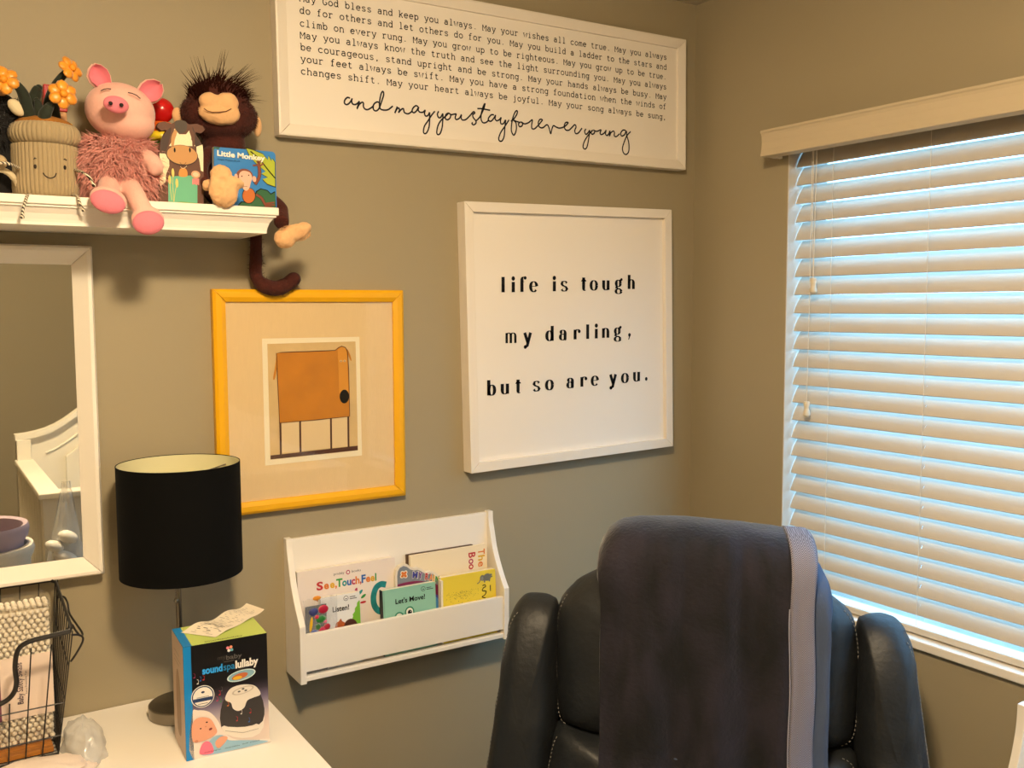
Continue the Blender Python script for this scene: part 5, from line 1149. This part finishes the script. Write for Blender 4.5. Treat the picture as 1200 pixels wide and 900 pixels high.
def stitches(parent, pts, mtl=thread, ln=.0042, gap=.0042, r=.0008):
    """a dashed line of thread along a path"""
    mb = MB().m(mtl); d = 0; on = True; cur = Vector(pts[0]); seg = [cur]; need = ln
    for q in pts[1:]:
        q = Vector(q)
        while (q-cur).length > need:
            cur = cur+(q-cur).normalized()*need
            if on: seg.append(cur); mb.tube([seg[0], seg[-1]], r, 5)
            on = not on; need = ln if on else gap; seg = [cur]
        need -= (q-cur).length; cur = q
    o = mb.build('stitching', parent, local=True); tag(o, kind='stuff'); return o
def seam(pt, n, idx, s=.955, off=-.0012):
    out = []
    for i in idx:
        p = pt(i, s, -1); out.append(p+Vector((0, off, 0)))
    return [q for q in catmull(out, 6)]
def cushion(name, outline, yc, df, db, seam_side=None, **k):
    mb = MB().m(leather); pt, n, ol = puff(mb, outline, yc, df, db, **k)
    o = mb.build(name, rc, local=True); weld(o)
    return o, pt, n, ol
TZ = dict(tilt=.06, z_t=.9)
head = [(-.290, .818), (-.297, .90), (-.297, .99), (-.290, 1.045), (-.262, 1.088), (-.20, 1.120), (-.10, 1.150), (0, 1.160), (.10, 1.150), (.19, 1.118), (.250, 1.082), (.284, 1.045), (.294, .985), (.294, .90), (.288, .825), (.262, .800), (.20, .788), (0, .782), (-.20, .788), (-.262, .800)]
o_h, pt, n, ol = cushion('head_cushion', head, .03, .095, .09, **TZ)
def run(pt, ol, cond, s, side):
    idx = [i for i, (a, b) in enumerate(ol) if cond(a, b)]
    idx.sort(key=lambda i: -ol[i][1]); return [pt(i, s, -1)+Vector((0, -.0030, 0)) for i in idx]
stitches(o_h, run(pt, ol, lambda a, b: a < -.26 and .80 < b < 1.075, .985, -1)); stitches(o_h, run(pt, ol, lambda a, b: a > .25 and .80 < b < 1.075, .985, 1))
low = [(-.290, .805), (-.315, .74), (-.325, .66), (-.325, .58), (-.30, .50), (0, .48), (.30, .50), (.325, .58), (.320, .66), (.300, .74), (.280, .795), (.20, .796), (0, .792), (-.20, .796)]
o_l, pt, n, ol = cushion('back_cushion', low, .015, .10, .10, **TZ)
stitches(o_l, run(pt, ol, lambda a, b: a < -.27 and .50 < b < .80, .96, -1)); stitches(o_l, run(pt, ol, lambda a, b: a > .26 and .50 < b < .80, .96, 1))
wl = [(-.295, 1.035), (-.308, 1.056), (-.340, 1.063), (-.370, 1.054), (-.388, 1.022), (-.400, .965), (-.415, .86), (-.432, .74), (-.445, .62), (-.44, .50), (-.38, .45), (-.31, .50), (-.305, .62), (-.300, .74), (-.290, .82), (-.291, .93)]
o_w, pt, n, ol = cushion('wing', wl, .02, .085, .10, **TZ)
stitches(o_w, run(pt, ol, lambda a, b: a < -.37 and .5 < b < 1.06, .93, -1))
wr = [(-a*.985+.001, b-.006) for a, b in wl]
o_w, pt, n, ol = cushion('wing', wr, .02, .085, .10, **TZ)
stitches(o_w, run(pt, ol, lambda a, b: a > .37 and .5 < b < 1.06, .93, 1))
def blk(name, x0, x1, y0, y1, z0, z1, e=.35, mt=leather):
    mb = MB().m(mt); c = ((x0+x1)/2, (y0+y1)/2, (z0+z1)/2); r = ((x1-x0)/2, (y1-y0)/2, (z1-z0)/2); vs = []; fs = []; nu, nv = 32, 18
    sg_ = lambda v, p: math.copysign(abs(v)**p, v)
    for j in range(nv+1):
        a = -PI/2+PI*j/nv
        for i in range(nu):
            b = 2*PI*i/nu; vs.append((c[0]+r[0]*sg_(math.cos(a), e)*sg_(math.cos(b), e), c[1]+r[1]*sg_(math.cos(a), e)*sg_(math.sin(b), e), c[2]+r[2]*sg_(math.sin(a), e)))
    for j in range(nv):
        for i in range(nu): fs.append((j*nu+i, j*nu+(i+1) % nu, (j+1)*nu+(i+1) % nu, (j+1)*nu+i))
    return mb.add(vs, fs).build(name, rc, smooth=True, local=True, split=60)
blk('seat_cushion', -.29, .29, -.62, -.02, .30, .48); blk('armrest', -.47, -.295, -.66, .06, .12, .60); blk('armrest', .295, .47, -.66, .06, .12, .60)
blk('footrest', -.29, .29, -.70, -.60, .10, .44); blk('base', -.40, .40, -.60, .20, .0, .30); blk('back_shell', -.34, .34, .045, .17, .25, .95)
# ---------------------------------------------------------------- blanket over the chair back
plush = mat('charcoal_velour', '#17151b', .9, bump=.8, scale=120, var=.95, vscale=13, sheen=.3, bdist=.002)
_nt = plush.node_tree      # brushed nap: patches of pile lying one way or the other
_r = _nt.nodes.new('ShaderNodeValToRGB'); _n = _nt.nodes.new('ShaderNodeTexNoise'); _n.inputs['Scale'].default_value = 9; _n.inputs['Detail'].default_value = 5; _n.inputs['Distortion'].default_value = .6
_c = _nt.nodes.new('ShaderNodeTexCoord'); _m = _nt.nodes.new('ShaderNodeMapping'); _m.inputs['Scale'].default_value = (1.3, 1, .7)
_nt.links.new(_c.outputs['Object'], _m.inputs[0]); _nt.links.new(_m.outputs[0], _n.inputs[0]); _nt.links.new(_n.outputs[0], _r.inputs[0])
_r.color_ramp.elements[0].position = .36; _r.color_ramp.elements[0].color = lin('#06060b'); _r.color_ramp.elements[1].position = .68; _r.color_ramp.elements[1].color = lin('#231f2b')
_nt.links.new(_r.outputs[0], _nt.nodes['Principled BSDF'].inputs['Base Color'])
hm = bpy.data.materials.new('herringbone_trim'); hm.use_nodes = True; nt = hm.node_tree; bs = nt.nodes['Principled BSDF']; bs.inputs['Roughness'].default_value = .9
tcn = nt.nodes.new('ShaderNodeTexCoord'); sp = nt.nodes.new('ShaderNodeSeparateXYZ'); nt.links.new(tcn.outputs['Object'], sp.inputs[0])
def mth(op, a, b=None):
    n_ = nt.nodes.new('ShaderNodeMath'); n_.operation = op
    for i, q_ in enumerate((a, b)):
        if q_ is None: continue
        if isinstance(q_, (int, float)): n_.inputs[i].default_value = q_
        else: nt.links.new(q_, n_.inputs[i])
    return n_.outputs[0]
zig = mth('PINGPONG', sp.outputs[0], .006); dgn = mth('ADD', mth('MULTIPLY', zig, 1.0), sp.outputs[2]); wvv = mth('SINE', mth('MULTIPLY', dgn, 1900))
cr = nt.nodes.new('ShaderNodeValToRGB'); cr.color_ramp.elements[0].color = lin('#5a5660'); cr.color_ramp.elements[1].color = lin('#928e99'); cr.color_ramp.elements[0].position = .3; cr.color_ramp.elements[1].position = .7
nt.links.new(mth('ADD', mth('MULTIPLY', wvv, .5), .5), cr.inputs[0]); nt.links.new(cr.outputs[0], bs.inputs[0])
slate = mat('slate_blue_knit', '#465269', .95, bump=.8, scale=300, stretch=(1, 1, .3), var=.2, vscale=50)
bt = thing('throw_blanket', 'charcoal velour throw with a grey herringbone border folded over the recliner back', 'blanket', tuple(OR+Vector((0, 0, .8))), -AR)
def front_y(x, z):     # front of the cushions under the blanket
    if z > .795: s = max(0, 1-abs((z-.95)/.215)**3.2*.9-(abs(x)/.33)**6); b_ = .03-.095*s**(1/2.2)
    else: s = max(0, 1-abs((z-.66)/.18)**3.2); b_ = .015-.10*(max(s, .02))**(1/2.2)*.95
    return b_+.06*(z-.9)
def over(u, side_u, seed, t_off, x0a, zbot=.56):
    """profile of the draped cloth: list of (y, z) front bottom -> top -> back bottom"""
    out = []
    topz = side_u
    for k in range(30):
        z = zbot+(1.10-zbot)*k/29; out.append((None, z))
    return out
def sheet(name, par, mt, xs, topf, lift, seed, zbot=.56, zback=.75, th=.008, amp=1.0, smooth_=True):
    prof = []
    vs = []; nx_ = len(xs); rows = None
    for x in xs:
        top = topf(x); col = []
        yc = .035
        zk = top-.085
        n1 = 26
        for k in range(n1):
            z = zbot+(zk-zbot)*k/(n1-1)
            zz_ = min(z, .97); y0_ = min(front_y(x, z) if z < 1.0 else front_y(x, 1.0), -.062 if z > .74 else -.055)
            fold = noise.noise(Vector((x*13+seed, z*1.3, seed)))*.045*amp*(1-.6*(z-zbot)/(zk-zbot))+noise.noise(Vector((x*38, z*4+seed, 2)))*.007*amp
            # the cloth bridges the waist between the two cushions
            y0_ = min(y0_, -.070+.02*(z-.8))
            col.append(Vector((x+.004*noise.noise(Vector((z*9, x*3, seed))), y0_-lift-.004+fold, z)))
        yf = col[-1].y
        for k in range(1, 17):
            a = PI*k/17; yb = .125+lift*.5; ym = (yf+yb)/2; ry = (yb-yf)/2
            e = .62; col.append(Vector((x, ym-ry*math.copysign(abs(math.cos(a))**.8, math.cos(a)), zk+(top-zk)*(math.sin(a))**e+.0015*noise.noise(Vector((x*20, a*3, seed))))))
        for k in range(12):
            z = zk-(zk-zback)*k/11; col.append(Vector((x, .125+lift*.5+.02*0+.006*noise.noise(Vector((x*12, z*3, seed+5))), z)))
        vs.append(col)
    m_ = len(vs[0]); fl_ = [p for c in vs for p in c]; fs = []
    for i in range(nx_-1):
        for j in range(m_-1): a = i*m_+j; fs.append((a, a+1, a+m_+1, a+m_))
    o = MB().m(mt).add(fl_, fs)
    o.v = [p-Vector((0, 0, .8)) for p in o.v]
    ob = o.build(name, par, smooth=True, local=True, split=80); sm = ob.modifiers.new('t', 'SOLIDIFY'); sm.thickness = th; sm.offset = -1 if 0 else 1
    return ob, vs
def topf(x):
    K = [(-.206, 1.135), (-.197, 1.175), (-.185, 1.197), (-.165, 1.212), (-.13, 1.219), (-.04, 1.222), (.05, 1.217), (.15, 1.207), (.19, 1.205), (.204, 1.19)]
    if x <= K[0][0]: return K[0][1]
    for (a, b), (c, d) in zip(K, K[1:]):
        if x <= c: return b+(d-b)*(x-a)/(c-a)
    return K[-1][1]-(x-K[-1][0])*1.2
xs = [-.198+.002*i for i in range(3)]+[-.192+(.155+.192)*i/44 for i in range(45)]
ob, g_ = sheet('velour_panel', bt, plush, xs, topf, .012, 1.7, th=.009)
xs2 = [.1515+(.196-.1515)*i/8 for i in range(9)]
ob2, g2 = sheet('herringbone_border', bt, hm, xs2, lambda x: topf(x)+.001, .0150, 1.7, th=.010, amp=.9)
ob3, g3 = sheet('folded_under_layer', bt, slate, [-.185+(.226+.185)*i/40 for i in range(41)], lambda x: min(topf(x)-.022, 1.150 if x > .2 else 9)-max(0, x-.21)*1.2, .003, 4.1, th=.006, zbot=.6, amp=.5)
# stitched edge of the border and piping
pp = [Vector((p.x-.0005, p.y-.0165, p.z-.8)) for p in g2[0][:25]]
mb = MB().m(mat('border_thread', '#a09ca4', .8)); mb.tube(pp, .0011, 6); mb.build('edge_piping', ob2, local=True)
# ---------------------------------------------------------------- floor bookcase end at the right edge
fb = thing('floor_bookcase', 'white low bookcase with a curved side panel, cut off at the lower right edge', 'bookcase', (-.15, -1.30, 0))
def sidep(y0_):
    pr_ = [(-.003, 0), (-.30, 0), (-.30, .42), (-.285, .50), (-.235, .62), (-.180, .72), (-.142, .79), (-.116, .85), (-.102, .90), (-.097, .935), (-.096, .965), (-.004, .965)]
    pr_ = pr_[:3]+[(q.x, q.y) for q in catmull([(a, b, 0) for a, b in pr_[2:11]], 4)][1:]+[pr_[-1]]
    return [(x, y0_, z) for x, z in pr_]
yb_ = at(1191.5, 828, x=-.097).y
zt_ = at(1196, 826, x=-.097).z
for y in (yb_, -1.64):
    p_ = [(a, b, c*(zt_/.965)) for a, b, c in sidep(y)]
    MB().m(white).prism(p_, (0, -.016, 0)).build('side_panel', fb, bevel=.0015)
MB().m(white).box(-.012, -.003, -1.64, yb_-.016, .03, .90).build('back_panel', fb)
for z, d in ((.04, .28), (.25, .27), (.46, .24), (.66, .15)): MB().m(white).box(-d, -.012, -1.64, yb_-.016, z, z+.015).build('shelf', fb)
# ---------------------------------------------------------------- crib and hamper seen in the mirror
cr_ = thing('crib', 'white panelled crib with an arched headboard, seen reflected in the mirror', 'crib', (-.95, -1.9, 0))
YC0, YC1 = -2.28, -1.44; XC0, XC1 = -1.454, -.42; zc = 1.062
crw = mat('crib_paint', '#e3dccb', .5)
for x in (XC0, XC1-.05):
    for y in (YC0, YC1-.05): MB().m(crw).box(x, x+.05, y, y+.05, 0, zc-.02 if y == YC1-.05 else 1.142).build('post', cr_, bevel=.003)
    MB().m(crw).box(x+.005, x+.045, YC0+.05, YC1-.05, .18, zc-.02).build('end_panel', cr_, bevel=.002)
    for k in range(9): MB().m(crw).box(x-.002, x+.052, YC0+.09+k*.08, YC0+.10+k*.08, .2, zc-.03).build('end_batten', cr_)
    MB().m(crw).box(x-.008, x+.058, YC0+.02, YC1+.01, zc-.02, zc).build('end_rail', cr_, bevel=.004)
MB().m(crw).box(XC0-.01, XC1+.01, YC1-.055, YC1+.012, zc-.018, zc+.002).build('front_rail', cr_, bevel=.004)
MB().m(crw).box(XC0+.05, XC1-.05, YC1-.04, YC1-.01, .18, zc-.019).build('front_panel', cr_, bevel=.002)
def archz(x):
    t = (x-XC0)/(XC1-XC0); s_ = min(t, 1-t)*2
    return 1.140+.17*(1/(1+math.exp(-(s_-.42)*9)))-.17/(1+math.exp(.42*9))
xs_ = [XC0+(XC1-XC0)*i/30 for i in range(31)]
MB().m(crw).prism([(x, YC0, archz(x)) for x in xs_]+[(XC1, YC0, .15), (XC0, YC0, .15)], (0, .028, 0)).build('headboard', cr_)
MB().m(crw).prism([(x, YC0-.008, archz(x)+.022) for x in [XC0-.004]+xs_+[XC1+.004]]+[(x, YC0-.008, archz(x)) for x in ([XC0-.004]+xs_+[XC1+.004])[::-1]], (0, .056, 0)).build('headboard_cap', cr_)
MB().m(crw).tube([(x, YC0+.030, archz(x)-.075) for x in xs_[3:28]], .004, 6).build('arched_moulding', cr_)
ia = [x for x in xs_[5:26]]
MB().m(crw).prism([(x, YC0+.028, archz(x)-.125) for x in ia]+[(ia[-1], YC0+.028, .55), (ia[0], YC0+.028, .55)], (0, .018, 0)).build('raised_panel', cr_, bevel=.004)
MB().m(mat('crib_sheet', '#d9d2c4', .9)).box(XC0+.06, XC1-.06, YC0+.04, YC1-.05, .45, .58).build('mattress', cr_, bevel=.02)
# clear bag hanging on the crib
hb_ = thing('hanging_plastic_bag', 'clear plastic bag of wrapped things hanging on the crib front, in the mirror', 'bag', (-1.30, YC1+.03, .60))
vs = []; fs = []
for j in range(15):
    t = j/14; wdt = .02+.13*t
    for i in range(15):
        u = i/7-1; vs.append((-1.385+u*wdt*.62-.02*t, YC1+.016+(.05*t*(1-u*u)+.006)+.008*noise.noise(Vector((u*4, t*6, 2))), 1.10-.47*t))
for j in range(14):
    for i in range(14): a = j*15+i; fs.append((a, a+1, a+16, a+15))
MB().m(film2).add(vs, fs).build('bag_film', hb_, smooth=True)
for i, (x, z, a, b) in enumerate(((-1.43, .90, .03, .018), (-1.39, .925, .032, .02), (-1.40, .86, .04, .02))): MB().m(mat('wrapped_white', '#ece6da', .25)).ell((x, YC1+.05, z), (a, .02, b), 14, 8, RY(25)).build('wrapped_item', hb_, smooth=True)
hm_ = thing('hamper', 'round white hamper with a lilac liner, seen in the mirror', 'hamper', (-1.62, -1.10, 0))
lil = mat('lilac_liner', '#b9a6b4', .9, bump=.3, scale=200); hwm = mat('hamper_weave', '#e0d8c8', .7, bump=.6, scale=200)
hx, hy = -1.655, -1.18
MB().m(hwm).lathe((hx, hy, 0), [(.10, .001), (.12, .4), (.138, .93), (.146, .945), (.150, .96), (.146, .975), (.13, .975), (.125, .93), (.09, .02), (0, .02)], 40).build('hamper_body', hm_, smooth=True)
MB().m(lil).lathe((hx, hy, 0), [(.116, .5), (.122, .98), (.134, 1.00), (.138, 1.02), (.134, 1.035), (.122, 1.03), (.116, .98), (.10, .5)], 40).build('liner', hm_, smooth=True)
# ---------------------------------------------------------------- ceiling lamp that lights the room
cl_ = thing('ceiling_light', 'round ceiling light fitting above and behind the viewer', 'lamp', (-1.50, -1.55, 2.44))
MB().m(nick).lathe((-1.50, -1.55, 0), [(.0, 2.439), (.07, 2.439), (.07, 2.425), (.02, 2.42), (0, 2.42)], 32).build('canopy', cl_, smooth=True)
